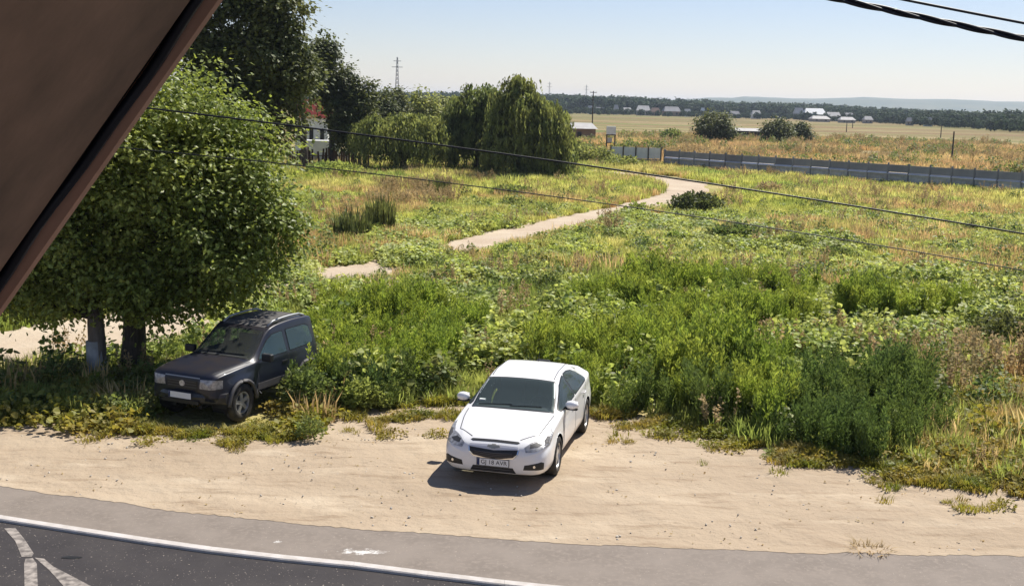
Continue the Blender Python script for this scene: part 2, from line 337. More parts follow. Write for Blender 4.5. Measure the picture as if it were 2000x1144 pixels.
w_ = np.array([0, .03, .15, .3, .5, .7, .85, .97, 1])[None, :, None]; P = U3[:, None]*(1-w_)+L3[:, None]*w_
Z = -.004+.02*vnoise(P[..., 0], P[..., 1], .8, 43)+.02*np.sin(np.linspace(0, 3*PI, 9))[None]*.5
Z[:, 0] = Z[:, -1] = -.16
V = np.concatenate([P, Z[..., None]], -1).reshape(-1, 3); i = np.arange(399)[:, None]*9; j = np.arange(8)[None]
Q = np.stack([i+j, i+9+j, i+10+j, i+j+1], -1).reshape(-1, 4)
tag(obj('dirt_track', npmesh('dirt_track', V, Q, True), M['track']), kind='structure')
ex = np.interp(tt, [0, 1, 3, 6, 8.0, 8.2, 8.75, 8.95, 14, 17], [.4, .7, .6, .9, 1.1, -2.0, -2.0, 1.3, 1.8, 1.0])[:, None]
TRACK = np.concatenate([U3+dr*.15, (L3-dr*ex)[::-1]])

# sidewalk slab, kerb of single stones, road
sp1 = gp(712, 1080); sp2 = gp(545, 1060)
M['walk'] = asphalt_mat('sidewalk_asphalt', (.18, .15, .125), (.22, .185, .155), [(sp1[0], sp1[1], .55, .14, .33), (sp2[0], sp2[1], .16, .10, .45), (gp(60, 945)[0], gp(60, 945)[1]-.4, .1, .1, .5)])
M['road'] = asphalt_mat('road_asphalt', (.030, .026, .027), (.046, .040, .039))
M['kerb'] = mat('pale_kerb_concrete', (.52, .485, .46), (.42, .385, .35), scale=5, objspace=False, bump=.004, bscale=50)
sx_ = np.unique(np.concatenate([np.linspace(-20, 20, 161), np.linspace(-200, -20, 30), np.linspace(20, 200, 30)]))
def strip(o0, o1, z, xs, zb=None):
    a = np.stack([xs, k1(xs)-o0, np.full_like(xs, z)], -1); b = np.stack([xs, k1(xs)-o1, np.full_like(xs, z)], -1); n = len(xs); k = np.arange(n-1)
    V = np.concatenate([a, b]); Fq = [np.stack([n+k, n+k+1, k+1, k], -1)]
    if zb is not None:
        a2 = a.copy(); a2[:, 2] = zb; b2 = b.copy(); b2[:, 2] = zb; V = np.concatenate([V, a2, b2])
        Fq += [np.stack([k, k+1, 2*n+k+1, 2*n+k], -1), np.stack([3*n+k, 3*n+k+1, n+k+1, n+k], -1)]
    return V, np.concatenate(Fq)
V, Q = strip(0.0, 1.155, .022, sx_, -.3); V[len(sx_):2*len(sx_), 1] -= np.clip(.022*(sx_+7)+.09*np.maximum(0, sx_+2.2), -.1, 2.5); V[3*len(sx_):, 1] -= np.clip(.022*(sx_+7)+.09*np.maximum(0, sx_+2.2), -.1, 2.5); tag(obj('sidewalk', npmesh('sidewalk', V, Q), M['walk']), kind='structure')
V, Q = strip(1.25, 60, -.012, sx_); road = tag(obj('road', npmesh('road', V, Q), M['road']), kind='structure')
def kw(x): return float(np.clip(.022*(x+7)+.09*max(0, x+2.2), -.1, 2.5))
kerb = tag(empty('kerb', (0, 0, 0)), kind='structure')
xx = -22.0; kk = 0
while xx < 16:
    x0, x1 = xx+.001, xx+.999
    mb = MB(); P = []
    for (x, e) in ((x0, 0), (x1, 0)):
        P.append((x, float(k1(x))))
    for (o, z) in ((1.158, -.3), (1.158, .028), (1.162, .032), (1.292, .032), (1.304, .018), (1.304, -.3)):
        pass
    prof = [(1.158, -.3), (1.158, .028), (1.163, .033), (1.288, .033), (1.304, .018), (1.304, -.3)]
    V = [(x, y-o-kw(x), z) for (x, y) in P for (o, z) in prof]
    Fq = [[k, k+1, k+7, k+6] for k in range(5)]
    mb.add(V, Fq); mb.F.setdefault(6, []).append(np.array([[5, 4, 3, 2, 1, 0], [6, 7, 8, 9, 10, 11]]))
    obj('stone', mb.mesh('kerb_stone'), M['kerb'], kerb); xx += 1.0
# worn pale strokes painted on the road
M['paint'] = mat('worn_road_paint', (.34, .30, .265), (.12, .105, .095), rough=.8, scale=9, objspace=False, detail=8)
for poly in ([(8, 1031), (30, 1030), (48, 1052), (66, 1080), (62, 1086), (42, 1086), (30, 1056)], [(50, 1090), (64, 1089), (72, 1100), (74, 1150), (48, 1150), (47, 1100)], [(68, 1088), (86, 1090), (104, 1105), (190, 1150), (130, 1150), (96, 1112)]):
    P = np.array([gp(u, v, -.008) for u, v in poly]); me = npmesh('road_marking', P, [np.arange(len(P))[None, ::-1]])
    obj('road_marking', me, M['paint'], road)
P = gp(140, 1088, -.01); a = np.linspace(0, 2*PI, 20, endpoint=False)
obj('tar_patch', npmesh('tar_patch', np.stack([P[0]+.13*np.cos(a)+.02*np.sin(3*a), P[1]+.045*np.sin(a), np.full(20, -.0075)], -1), [np.arange(20)[None]]), M['black'], road)

# far ridge of hills, right of the view
def hills():
    xs = np.linspace(-3500, 7500, 240); V = []; r = 5
    tops = np.interp(xs, [-3500, -500, 400, 900, 1500, 1900, 2300, 4200, 7500], [20, 25, 30, 50, 66, 58, 52, 40, 30])
    tops = tops+8*(vnoise(xs, xs*0, 300, 51)-.5)+4*(vnoise(xs, xs*0, 70, 52)-.5)
    for k, (yy, f) in enumerate(((3900, -.1), (4050, .45), (4250, .8), (4600, 1), (5600, -.1))):
        V.append(np.stack([xs, np.full_like(xs, yy), tops*f+3*vnoise(xs, xs*0+yy, 60, 53)*(f > 0)], -1))
    V = np.concatenate(V); n = len(xs); i = np.arange(4)[:, None]*n; j = np.arange(n-1)[None]
    return npmesh('hills', V, np.stack([i+j, i+j+1, i+n+j+1, i+n+j], -1).reshape(-1, 4), True)
M['hills'] = mat('wooded_hills', (.045, .07, .04), (.09, .10, .05), scale=.01, objspace=False, detail=6)
tag(obj('hills', hills(), M['hills']), kind='structure')

# ------------------------------------------------------------ plant generators
def leaves(C, D, L, W, up=None, fold=.18, rs=None):
    """diamond leaves: C centre of base, D unit direction, L length, W half width"""
    n = len(C); rs = rs or rng
    D = D/(np.linalg.norm(D, axis=1)[:, None]+1e-9); L = np.broadcast_to(L, (n,))[:, None]; W = np.broadcast_to(W, (n,))[:, None]
    ref = rs.normal(size=(n, 3)) if up is None else up+rs.normal(size=(n, 3))*.35
    S = np.cross(D, ref); S /= np.linalg.norm(S, axis=1)[:, None]+1e-9; N = np.cross(S, D)
    mid = C+D*L*.45
    V = np.stack([C, mid+S*W+N*W*fold, C+D*L, mid-S*W+N*W*fold], 1).reshape(-1, 3)
    return V, np.arange(n*4).reshape(n, 4)
def rdir(n, zmin=-1., zmax=1., rs=None):
    rs = rs or rng; z = rs.uniform(zmin, zmax, n); a = rs.uniform(0, 2*PI, n); r = np.sqrt(np.clip(1-z*z, 0, 1))
    return np.stack([r*np.cos(a), r*np.sin(a), z], -1)
def bent(p0, p1, n, sag, rs):
    t = np.linspace(0, 1, n)[:, None]; p0 = np.array(p0, float); p1 = np.array(p1, float)
    return p0*(1-t)+p1*t+sag*np.sin(PI*t)*rs.normal(size=3)
def tree(name, label, x, y, h_trunk, lobes, r_trunk, leaf, lmat, n_cl, per, sig, group=None, bark='bark', seed=1, cat='tree', lean=(0, 0), limbs=14, top=None, sat=0):
    """lobes: (dx,dy,z,rx,ry,rz); crown = clusters of leaf faces spread through the lobes"""
    rs = np.random.default_rng(seed); root = tag(empty(name, (x, y, 0)), label, cat, group)
    fork = np.array([lean[0], lean[1], h_trunk]); tr = MB()
    P = np.array([[0, 0, -.1], [0, 0, .05], [lean[0]*.35+.02, lean[1]*.35, h_trunk*.45], [lean[0]*.7, lean[1]*.7, h_trunk*.8], fork]); tr.tube(P, [r_trunk*1.45, r_trunk*1.15, r_trunk, r_trunk*.92, r_trunk*.85], 12)
    if sat:                                          # straying twigs make an uneven outline
        extra = []
        for _ in range(sat):
            l = lobes[rs.integers(len(lobes))]; d = rdir(1, -.5, 1, rs)[0]; c = np.array(l[:3])+d*np.array(l[3:])*rs.uniform(.85, 1.1); q = rs.uniform(.3, .62); extra.append((*c, q, q, q*.7))
        nmain = len(lobes); lobes = list(lobes)+[e for e in extra if e[2] > 1.25]
    lw = np.array([l[3]*l[4]*l[5] for l in lobes])**(.67); lw = lw*np.array([1 if l[3] > .7 else .55 for l in lobes]); lw /= lw.sum(); which = rs.choice(len(lobes), n_cl, p=lw); Lb = np.array(lobes)[which]
    d = rdir(n_cl, rs=rs); rr = rs.uniform(0, 1, n_cl)**.42
    cen = Lb[:, :3]+d*Lb[:, 3:]*rr[:, None]
    br = MB()
    for l in lobes:
        for _ in range(max(1, limbs//len(lobes)) if l[3] > .7 else 0):
            e = np.array(l[:3])+rdir(1, -.3, 1, rs)[0]*np.array(l[3:])*.45
            c_ = fork*.9+np.array([0, 0, rs.uniform(-.25, .1)*h_trunk*.3]); br.tube(bent(c_, e, 6, .12*l[5], rs), np.linspace(r_trunk*.5, r_trunk*.06, 6), 6)
    for k in rs.choice(n_cl, min(n_cl, 90), replace=False):
        l = Lb[k]; s = np.array(l[:3])+(cen[k]-np.array(l[:3]))*.35; br.tube(bent(s, cen[k], 4, .05, rs), np.linspace(r_trunk*.12, r_trunk*.03, 4), 4, False)
    tr.build('trunk', M[bark], root, True); br.build('branches', M['bark'], root, True)
    n = n_cl*per; ci = np.repeat(np.arange(n_cl), per); sg = sig*rs.uniform(.7, 1.3, n_cl)[ci][:, None]
    C = cen[ci]+rs.normal(size=(n, 3))*sg*np.array([1, 1, .62])
    out = C-cen[ci]; out /= np.linalg.norm(out, axis=1)[:, None]+1e-6
    D = out*.6+rdir(n, -.9, .5, rs)*.8+np.array([0, 0, -.25])
    V, Q = leaves(C, D, leaf*rs.uniform(.65, 1.3, n), leaf*.34*rs.uniform(.8, 1.2, n), up=np.array([0, 0, 1.])+out*.6, rs=rs)
    keep = np.repeat(V.reshape(-1, 4, 3)[:, :, 2].min(1) > .05, 1)
    Q = np.arange(len(V)).reshape(-1, 4)[keep]
    f = obj('crown', npmesh('crown', V, Q), lmat, root); f['kind'] = 'stuff'
    return root
def willow(name, label, x, y, lobes, r_trunk, lmat, n_str, seed, group, leafL=.34, hmin=.5, longest=4.5, fill=3000):
    rs = np.random.default_rng(seed); root = tag(empty(name, (x, y, 0)), label, 'tree', group)
    tr = MB(); ht = lobes[0][2]*.45; tr.tube([[0, 0, -.1], [.1, 0, ht*.5], [0, .1, ht]], [r_trunk*1.3, r_trunk, r_trunk*.9], 10); br = MB(); Vs = []
    for l in lobes:
        for _ in range(7): br.tube(bent((0, 0, ht*.9), np.array(l[:3])+rdir(1, 0, 1, rs)[0]*np.array(l[3:])*.7, 6, .4, rs), np.linspace(r_trunk*.5, .03, 6), 6)
    tr.build('trunk', M['bark'], root, True); br.build('branches', M['bark'], root, True)
    lw = np.array([l[3]*l[4] for l in lobes]); lw /= lw.sum(); CC = []; DD = []; LL = []
    # strands fall in bunches, so that gaps and locks form
    nb = n_str//14
    for b in range(nb):
        l = lobes[rs.choice(len(lobes), p=lw)]; d = rdir(1, -.05, 1, rs)[0]
        c0 = np.array(l[:3])+d*np.array(l[3:])*rs.uniform(.72, 1.0); ln0 = longest*rs.uniform(.35, 1)
        for s in range(14):
            p = c0+rs.normal(size=3)*np.array([.28, .28, .15]); ln = min(ln0*rs.uniform(.6, 1.1), p[2]-hmin*rs.uniform(.5, 2)); k = int(max(3, ln/.17)); t = np.linspace(0, 1, k)
            hd = d[:2]*(.5+.4*rs.random()); q = np.stack([p[0]+hd[0]*(1-np.exp(-3*t)), p[1]+hd[1]*(1-np.exp(-3*t)), p[2]+.18*np.sin(PI*np.clip(t*3, 0, 1))-ln*t**1.15], -1)
            CC.append(q); DD.append(np.stack([rs.normal(size=k)*.35, rs.normal(size=k)*.35, -np.ones(k)], -1)); LL.append(np.full(k, leafL)*rs.uniform(.8, 1.2, k))
    C = np.concatenate(CC); D = np.concatenate(DD); L = np.concatenate(LL)
    V, Q = leaves(C, D, L, L*.17, rs=rs)
    li = rs.choice(len(lobes), fill, p=lw); Lb = np.array(lobes)[li]; C2 = Lb[:, :3]+rdir(fill, -1, 1, rs)*Lb[:, 3:]*(rs.uniform(0, 1, fill)**.5)[:, None]*.92; C2[:, 2] = np.maximum(C2[:, 2], .8)
    V2, Q2 = leaves(C2, rdir(fill, -1, .2, rs), leafL*1.3, leafL*.35, rs=rs)
    f = obj('crown', npmesh('crown', np.concatenate([V, V2]), np.concatenate([Q, Q2+len(V)])), lmat, root); f['kind'] = 'stuff'
    return root

PROTO = {}
def proto(fam, me, m):
    c = PROTO.get(fam) or bpy.data.collections.new('plants_'+fam); PROTO[fam] = c
    me.materials.append(m); o = bpy.data.objects.new(fam, me); c.objects.link(o)
def scatter(name, fam, P, scale, label=None, cat='plants', tilt=.1, seed=0, parent=None, rz=None):
    rs = np.random.default_rng(seed+100); n = len(P)
    me = bpy.data.meshes.new(name); me.vertices.add(n); me.vertices.foreach_set('co', np.asarray(P, np.float32).ravel())
    a = me.attributes.new('rot', 'FLOAT_VECTOR', 'POINT'); rot = np.stack([rs.normal(size=n)*tilt, rs.normal(size=n)*tilt, rs.uniform(0, 2*PI, n)], -1).astype(np.float32)
    a.data.foreach_set('vector', rot.ravel())
    a = me.attributes.new('scl', 'FLOAT', 'POINT'); a.data.foreach_set('value', np.asarray(scale, np.float32)*np.ones(n, np.float32))
    a = me.attributes.new('pick', 'INT', 'POINT'); a.data.foreach_set('value', rs.integers(0, len(PROTO[fam].objects), n).astype(np.int32))
    o = obj(name, me); tag(o, label, cat if label else None, kind='stuff')
    ng = bpy.data.node_groups.new('scatter_'+name, 'GeometryNodeTree'); N = ng.nodes; L = ng.links
    ng.interface.new_socket('Geometry', in_out='INPUT', socket_type='NodeSocketGeometry'); ng.interface.new_socket('Geometry', in_out='OUTPUT', socket_type='NodeSocketGeometry')
    gi = N.new('NodeGroupInput'); gout = N.new('NodeGroupOutput'); io = N.new('GeometryNodeInstanceOnPoints'); ci = N.new('GeometryNodeCollectionInfo')
    ci.inputs['Collection'].default_value = PROTO[fam]; ci.inputs['Separate Children'].default_value = True; ci.inputs['Reset Children'].default_value = True
    def attr(nm, ty):
        q = N.new('GeometryNodeInputNamedAttribute'); q.data_type = ty; q.inputs['Name'].default_value = nm; return q.outputs['Attribute']
    e2r = N.new('FunctionNodeEulerToRotation'); L.new(attr('rot', 'FLOAT_VECTOR'), e2r.inputs[0])
    L.new(gi.outputs[0], io.inputs['Points']); L.new(ci.outputs[0], io.inputs['Instance']); io.inputs['Pick Instance'].default_value = True
    L.new(attr('pick', 'INT'), io.inputs['Instance Index']); L.new(e2r.outputs[0], io.inputs['Rotation']); L.new(attr('scl', 'FLOAT'), io.inputs['Scale'])
    L.new(io.outputs[0], gout.inputs[0]); md = o.modifiers.new('scatter', 'NODES'); md.node_group = ng
    return o
def feathery(h, rad, seed, stems=7, per=34, L=.11):
    rs = np.random.default_rng(seed); C = []; D = []; LL = []
    for s in range(stems):
        a = rs.uniform(0, 2*PI); r = rad*math.sqrt(rs.random()); hh = h*rs.uniform(.7, 1.05)
        lean = np.array([math.cos(a), math.sin(a), 0])*r
        t = rs.uniform(.06, 1, per)**.8; c = lean[None]*(.35+.65*t[:, None]); c[:, 2] = hh*t
        w = (.10*np.sin(PI*np.clip(t*.9+.1, 0, 1))**.7)*h; ph = rs.uniform(0, 2*PI, per)
        off = np.stack([np.cos(ph), np.sin(ph), np.zeros(per)], -1)
        C.append(c+off*w[:, None]*rs.uniform(.1, .8, per)[:, None]); D.append(off*.55+np.array([0, 0, 1.])+rs.normal(size=(per, 3))*.25); LL.append(L*(1.15-.5*t)*rs.uniform(.7, 1.3, per)*h)
    C = np.concatenate(C); D = np.concatenate(D); LL = np.concatenate(LL)
    return npmesh('feathery_weed', *leaves(C, D, LL, LL*.13+.004, rs=rs))
def leafy(h, rad, seed, n=60, leaf=.12, flat=.8):
    rs = np.random.default_rng(seed); a = rs.uniform(0, 2*PI, n); r = rad*np.sqrt(rs.random(n)); z = h*(1-(r/rad)**2*.6)*rs.uniform(.3, 1, n)
    C = np.stack([r*np.cos(a), r*np.sin(a), z], -1); D = rdir(n, -.35, .25, rs); up = np.array([0, 0, 1.])*flat+rdir(n, -1, 1, rs)*(1-flat*.6)
    Lf = leaf*rs.uniform(.6, 1.25, n); D = D/np.linalg.norm(D, axis=1)[:, None]; S = np.cross(D, up); S /= np.linalg.norm(S, axis=1)[:, None]; N = np.cross(S, D); L_ = Lf[:, None]
    V = np.stack([C, C+D*L_*.12+S*L_*.42+N*L_*.06, C+D*L_*.62+S*L_*.36-N*L_*.02, C+D*L_-N*L_*.12, C+D*L_*.62-S*L_*.36-N*L_*.02, C+D*L_*.12-S*L_*.42+N*L_*.06], 1).reshape(-1, 3)
    k = np.arange(n)[:, None]*6
    return npmesh('leafy_plant', V, np.concatenate([k+np.array([[0, 1, 2, 3]]), k+np.array([[0, 3, 4, 5]])]))
def tuft(h, rad, seed, n=46, w=.010, lean=.55):
    rs = np.random.default_rng(seed); a = rs.uniform(0, 2*PI, n); r = rad*np.sqrt(rs.random(n))
    B = np.stack([r*np.cos(a), r*np.sin(a), np.zeros(n)], -1); a2 = a+rs.normal(size=n)*.8; o = np.stack([np.cos(a2), np.sin(a2), np.zeros(n)], -1); s = np.stack([-np.sin(a2), np.cos(a2), np.zeros(n)], -1)
    hh = (h*rs.uniform(.45, 1.1, n))[:, None]; ln = (lean*rs.uniform(.2, 1, n))[:, None]*hh; W = w*rs.uniform(.7, 1.3, n)[:, None]
    m_ = B+o*ln*.3; m_[:, 2:] += hh*.62; tip = B+o*ln; tip[:, 2:] += hh
    V = np.stack([B-s*W, B+s*W, m_+s*W*.8, m_-s*W*.8, tip], 1).reshape(-1, 3); k = np.arange(n)[:, None]*5
    return npmesh('tuft', V, [k+np.array([[0, 1, 2, 3]]), k+np.array([[3, 2, 4]])])
def stalks(h, rad, seed, n=9, head=14, hl=.05):
    rs = np.random.default_rng(seed); mb = MB(); C = []
    for s in range(n):
        a = rs.uniform(0, 2*PI); r = rad*math.sqrt(rs.random()); b = np.array([r*math.cos(a), r*math.sin(a), 0]); tpt = b*1.5+np.array([rs.normal()*.05, rs.normal()*.05, h*rs.uniform(.6, 1)])
        mb.tube([b, (b+tpt)/2+rs.normal(size=3)*.01, tpt], [.007, .005, .003], 3, False)
        t = rs.uniform(.45, 1, head)[:, None]; C.append(b*(1-t)+tpt*t+rs.normal(size=(head, 3))*.018)
    C = np.concatenate(C); V, Q = leaves(C, rdir(len(C), -.2, 1, rs), hl, hl*.35, rs=rs); mb.add(V, Q)
    return mb.mesh('stalks')

# ------------------------------------------------------------ trees
M['lf_near'] = leafmat('broad_leaves', (.22, .27, .065), (.34, .38, .10), (.13, .17, .04), trans=.45, patch=.5, fine=14, vary=.65, rough=.45, spec=.28)
M['lf_dark'] = leafmat('dark_leaves', (.10, .12, .04), (.15, .165, .055), (.065, .085, .035), trans=.36, patch=.25, fine=3, vary=.55)
M['lf_willow'] = leafmat('willow_leaves', (.17, .205, .07), (.24, .26, .085), (.10, .13, .05), trans=.45, patch=.3, fine=1.6, vary=.65)
M['lf_olive'] = leafmat('olive_leaves', (.23, .26, .085), (.31, .33, .11), (.14, .17, .06), trans=.45, patch=.3, fine=1.6, vary=.6)
M['lf_far'] = leafmat('distant_foliage', (.04, .065, .035), (.06, .085, .04), trans=.2, patch=.01, fine=.15, vary=.45, spec=.03)
g1 = gp(190, 735); g2 = gp(258, 730)
lt = tree('broadleaf_tree', 'leafy broadleaf tree with pale limewashed trunk left of the dark car', g1[0], g1[1], 1.5, [(-.2, 0, 3.7, 1.9, 1.9, 1.9), (-1.1, .3, 2.9, 1.5, 1.5, 1.3), (.9, 0, 5.0, 1.5, 1.6, 1.4), (.1, -.3, 2.2, 1.6, 1.3, .85), (-1.3, 0, 5.2, 1.5, 1.5, 1.3), (-1.9, .2, 2.0, 1.0, 1.0, .75), (-.8, -.4, 1.75, .8, .8, .45)], .19, .13, M['lf_near'], 420, 92, .30, 'two broadleaf trees over the dark car', bark='bark_pale', seed=3, sat=26)
M['limewash'] = mat('limewash', (.55, .55, .54), (.38, .37, .36), scale=5, detail=6, dirt=(.2, .17, .14), dirt_amt=.5)
MB().tube([[0, 0, -.05], [.0, 0, .12], [.0, 0, .4], [-.02, 0, .8]], [.285, .228, .212, .203], 14).build('limewash_band', M['limewash'], lt, True)
tree('broadleaf_tree', 'leafy broadleaf tree with thick dark trunk beside the dark car', g2[0], g2[1], 1.5, [(1.4, 0, 3.6, 1.8, 2.0, 1.8), (2.0, -.1, 2.7, 1.3, 1.5, 1.1), (1.1, .3, 5.5, 1.75, 1.7, 1.4), (.5, 0, 2.3, 1.5, 1.4, .9), (1.7, .5, 1.95, 1.0, 1.0, .6), (.55, -.3, 1.75, .75, .8, .45), (2.7, 0, 3.3, .85, 1.2, 1.1), (2.3, .3, 4.6, 1.1, 1.3, 1.4), (.1, .2, 4.4, 1.5, 1.5, 1.5)], .26, .13, M['lf_near'], 500, 92, .30, 'two broadleaf trees over the dark car', seed=4, lean=(.12, 0), sat=34)
def pt(u, Y): p = foot(u, Y); return p[0], p[1]
x, y = pt(500, 62); tree('tall_tree', 'tallest dark tree rising out of the top of the view behind the broadleaf trees', x, y, 2.5, [(-.8, 0, 8.2, 2.2, 2.4, 4.2), (.9, 0, 6.6, 2.0, 2.2, 3.6), (.2, 0, 11.3, 1.7, 1.8, 2.6), (-2.4, 0, 6.0, 2, 2, 3.2), (-2.8, 0, 9.4, 2, 2, 3), (1.9, 0, 7.8, 1.2, 1.4, 1.8), (1.4, 0, 10.2, 1.3, 1.3, 2.4)], .3, .27, M['lf_dark'], 560, 60, .42, seed=5, sat=14)
x, y = pt(648, 104); tree('tall_tree', 'dark ragged poplar-like tree with sky between its branches, left of the willows', x, y, 2.5, [(-.9, 0, 8.4, 1.4, 1.7, 3.0), (.8, 0, 6.4, 1.5, 1.7, 3.0), (2.3, 0, 5.2, 1.2, 1.5, 2.7), (-.5, 0, 10.0, .8, .9, 1.7), (3.4, 0, 5.6, .6, .8, 2.2), (1.4, 0, 3.4, 1.6, 1.8, 1.9)], .28, .34, M['lf_dark'], 330, 52, .42, seed=6, sat=16)
x, y = pt(596, 97); tree('tall_tree', 'dark leafy tree between the tallest tree and the ragged tree', x, y, 2.2, [(-1.5, 0, 7.8, 1.5, 1.6, 2.6), (-1.7, 0, 9.5, 1.0, 1.0, 2.6)], .22, .34, M['lf_dark'], 200, 46, .46, seed=16)
for u, Y, h, r, lab in ((745, 150, 7.9, 1.7, 'small round dark tree right of the ragged tree'), (772, 156, 8.2, 1.5, 'small dark tree top below the lattice mast'), (822, 150, 7.6, 2.0, 'pale green tree top left of the tall willows'), (852, 160, 7.2, 1.5, 'low tree top touching the left side of the tall willows')):
    x, y = pt(u, Y); tree('distant_tree', lab, x, y, 2, [(0, 0, h*.62, r, r, h*.38), (r*.5, 0, h*.5, r*.8, r*.8, h*.3)], .2, .5, M['lf_dark'] if u < 800 else M['lf_olive'], 110, 26, .5, seed=int(u), group='tree tops behind the willows')
WG = 'willows at the edge of the field'
x, y = pt(785, 101); willow('willow', 'low broad olive-green willow, leftmost of the willows', x, y, [(-1.9, 0, 2.9, 2.2, 2.2, 2.1), (1.9, 0, 3.0, 2.3, 2.2, 2.2), (.2, .3, 3.5, 2, 2, 1.8)], .3, M['lf_olive'], 2000, 21, WG, leafL=.32, hmin=.35, longest=2.6, fill=2600)
x, y = pt(928, 103); willow('willow', 'tall dense willow between the low willow and the peaked one', x, y, [(0, 0, 4.9, 2.5, 2.4, 2.9), (-1.2, 0, 3.6, 1.8, 2, 2.6), (1.2, 0, 5.6, 1.5, 1.8, 2.2), (2.7, -.3, 4.3, 1.5, 2, 2.6)], .35, M['lf_willow'], 1900, 22, WG, leafL=.34, hmin=.4, longest=4.5, fill=2600)
x, y = pt(1030, 97); willow('willow', 'tallest weeping willow with a pointed top, rightmost of the willows', x, y, [(-.9, 0, 5.5, 1.7, 1.9, 3.0), (.9, 0, 4.1, 2.2, 2.2, 2.8), (-1.6, 0, 3.2, 1.6, 1.8, 2.2), (-1.0, 0, 7.4, .7, .8, 1.2), (1.9, 0, 3.2, 1.3, 1.6, 2.0)], .35, M['lf_willow'], 2600, 23, WG, leafL=.36, hmin=.3, longest=5.2, fill=3200)
for u, v, h, r, sd_, lab, tru in ((1393, 281, 5.8, 3.2, 31, 'round dense bush tree standing behind the left part of the grey fence', -2.3), (1518, 284, 4.9, 2.6, 32, 'broad green bush tree right of the low dark shed', 0), (1563, 283, 3.9, 1.3, 33, 'small dark bush touching the right side of the broad bush tree', 0)):
    p = gp(u, v); tree('bush_tree', lab, p[0], p[1], h*.28, [(0, 0, h*.56, r, r, h*.42), (r*.4, 0, h*.42, r*.75, r*.8, h*.32), (-r*.4, 0, h*.45, r*.75, r*.8, h*.34)], .16, .5, M['lf_dark'], 170, 34, .5, seed=sd_, group='bush trees out in the field', lean=(0, 0))
for u, Y, h in ((1966, 615, 7.3), (1980, 620, 7.9), (1895, 640, 5.5)):
    x, y = pt(u, Y); tree('poplar', {1966: 'left one of the pair of narrow poplars by the right edge', 1980: 'right one of the pair of narrow poplars by the right edge', 1895: 'short narrow poplar standing alone left of the poplar pair'}[u], x, y, 1, [(0, 0, h*.55, .9, .9, h*.48)], .2, 1.0, M['lf_far'], 30, 16, .4, seed=u, group='narrow poplars far right', limbs=3)

# distant wood behind the fields
for k in range(4):
    rs = np.random.default_rng(60+k); n = 210; d = rdir(n, -.5, 1, rs); C = d*np.array([4.2, 4.2, 5.0])*(rs.uniform(.55, 1.05, n)[:, None])*(1+.25*np.sin(3*d[:, :1]+k)); C[:, 2] += 6
    proto('far_tree', npmesh('far_tree', *leaves(C, rdir(n, -1, .6, rs), 2.4, .95, up=d, rs=rs)), M['lf_far'])
P = []; S = []
rs = np.random.default_rng(5)
for u in np.arange(560, 2350, 2.6):
    hor = 192+(u-600)*.0259
    vt = np.interp(u, [560, 1062, 1300, 1440, 1550, 1700, 1800, 2000, 2350], [180, 186, 195, 201, 204, 211, 216, 226, 236])
    for row in range(3):
        Y = 930+row*110+rs.uniform(-45, 45); q = foot(u+rs.uniform(-4, 4), Y); hh = (hor-vt)*Y/2300+6.1-.8*(2-row)
        P.append([q[0], q[1], -.5]); S.append(max(hh, 5)/11.2*rs.uniform(.82, 1.12))
for u in np.arange(1560, 2400, 3.2):
    Y0_ = np.interp(u, [1560, 1700, 1850, 2000, 2400], [760, 700, 560, 440, 400])
    for row in range(5):
        Y = Y0_+row*55+rs.uniform(-25, 25)+15
        if rs.random() < .22: continue
        q = foot(u+rs.uniform(-5, 5), Y); P.append([q[0], q[1], -.5]); S.append(rs.uniform(.30, .52)*(1+.18*row))
for u in np.arange(1090, 1780, 5.5):
    for _ in range(2):
        Y = rs.uniform(770, 900); q = foot(u+rs.uniform(-4, 4), Y); P.append([q[0], q[1], -.5]); S.append(rs.uniform(.24, .46))
scatter('distant_wood', 'far_tree', np.array(P), np.array(S), 'long dark band of woodland along the horizon', cat='woodland', tilt=.05, seed=3)

# ------------------------------------------------------------ far houses
def house(name, label, u, Y, wpx, h, roofm, wallm, ridge=.45, depth=None, group='houses at the foot of the wood', rz=0, windows=2, cat='house'):
    x, y = pt(u, Y); W = wpx*Y/2300; D = depth or W*.7; root = tag(empty(name, (x, y, 0), rz), label, cat, group); hw = h*(1-ridge)
    MB().box(-W/2, W/2, -D/2, D/2, -.2, hw).build('wall', wallm, root)
    o = .35; Vr = [(-W/2-o, -D/2-o, hw), (W/2+o, -D/2-o, hw), (W/2+o, D/2+o, hw), (-W/2-o, D/2+o, hw), (-W/2+D*.15, 0, h), (W/2-D*.15, 0, h)]
    MB().add(Vr, [[0, 1, 5, 4], [2, 3, 4, 5]]).add(Vr, [[1, 2, 5], [3, 0, 4]]).add(Vr, [[3, 2, 1, 0]]).build('roof', roofm, root)
    for k in range(windows):
        cx = -W/2+W*(k+.5)/windows; MB().box(cx-W*.06, cx+W*.06, -D/2-.06, -D/2+.02, hw*.35, hw*.75).build('window', M['dark'], root)
    return root
RP, WP, WB, WH = M['roofpale'], M['wallpale'], M['wallbrown'], M['white']
M['roofgrey'] = mat('grey_roof', (.24, .24, .25), (.18, .18, .19), scale=.3); M['roofbrown'] = mat('brown_roof', (.2, .12, .09), (.15, .1, .08), scale=.3)
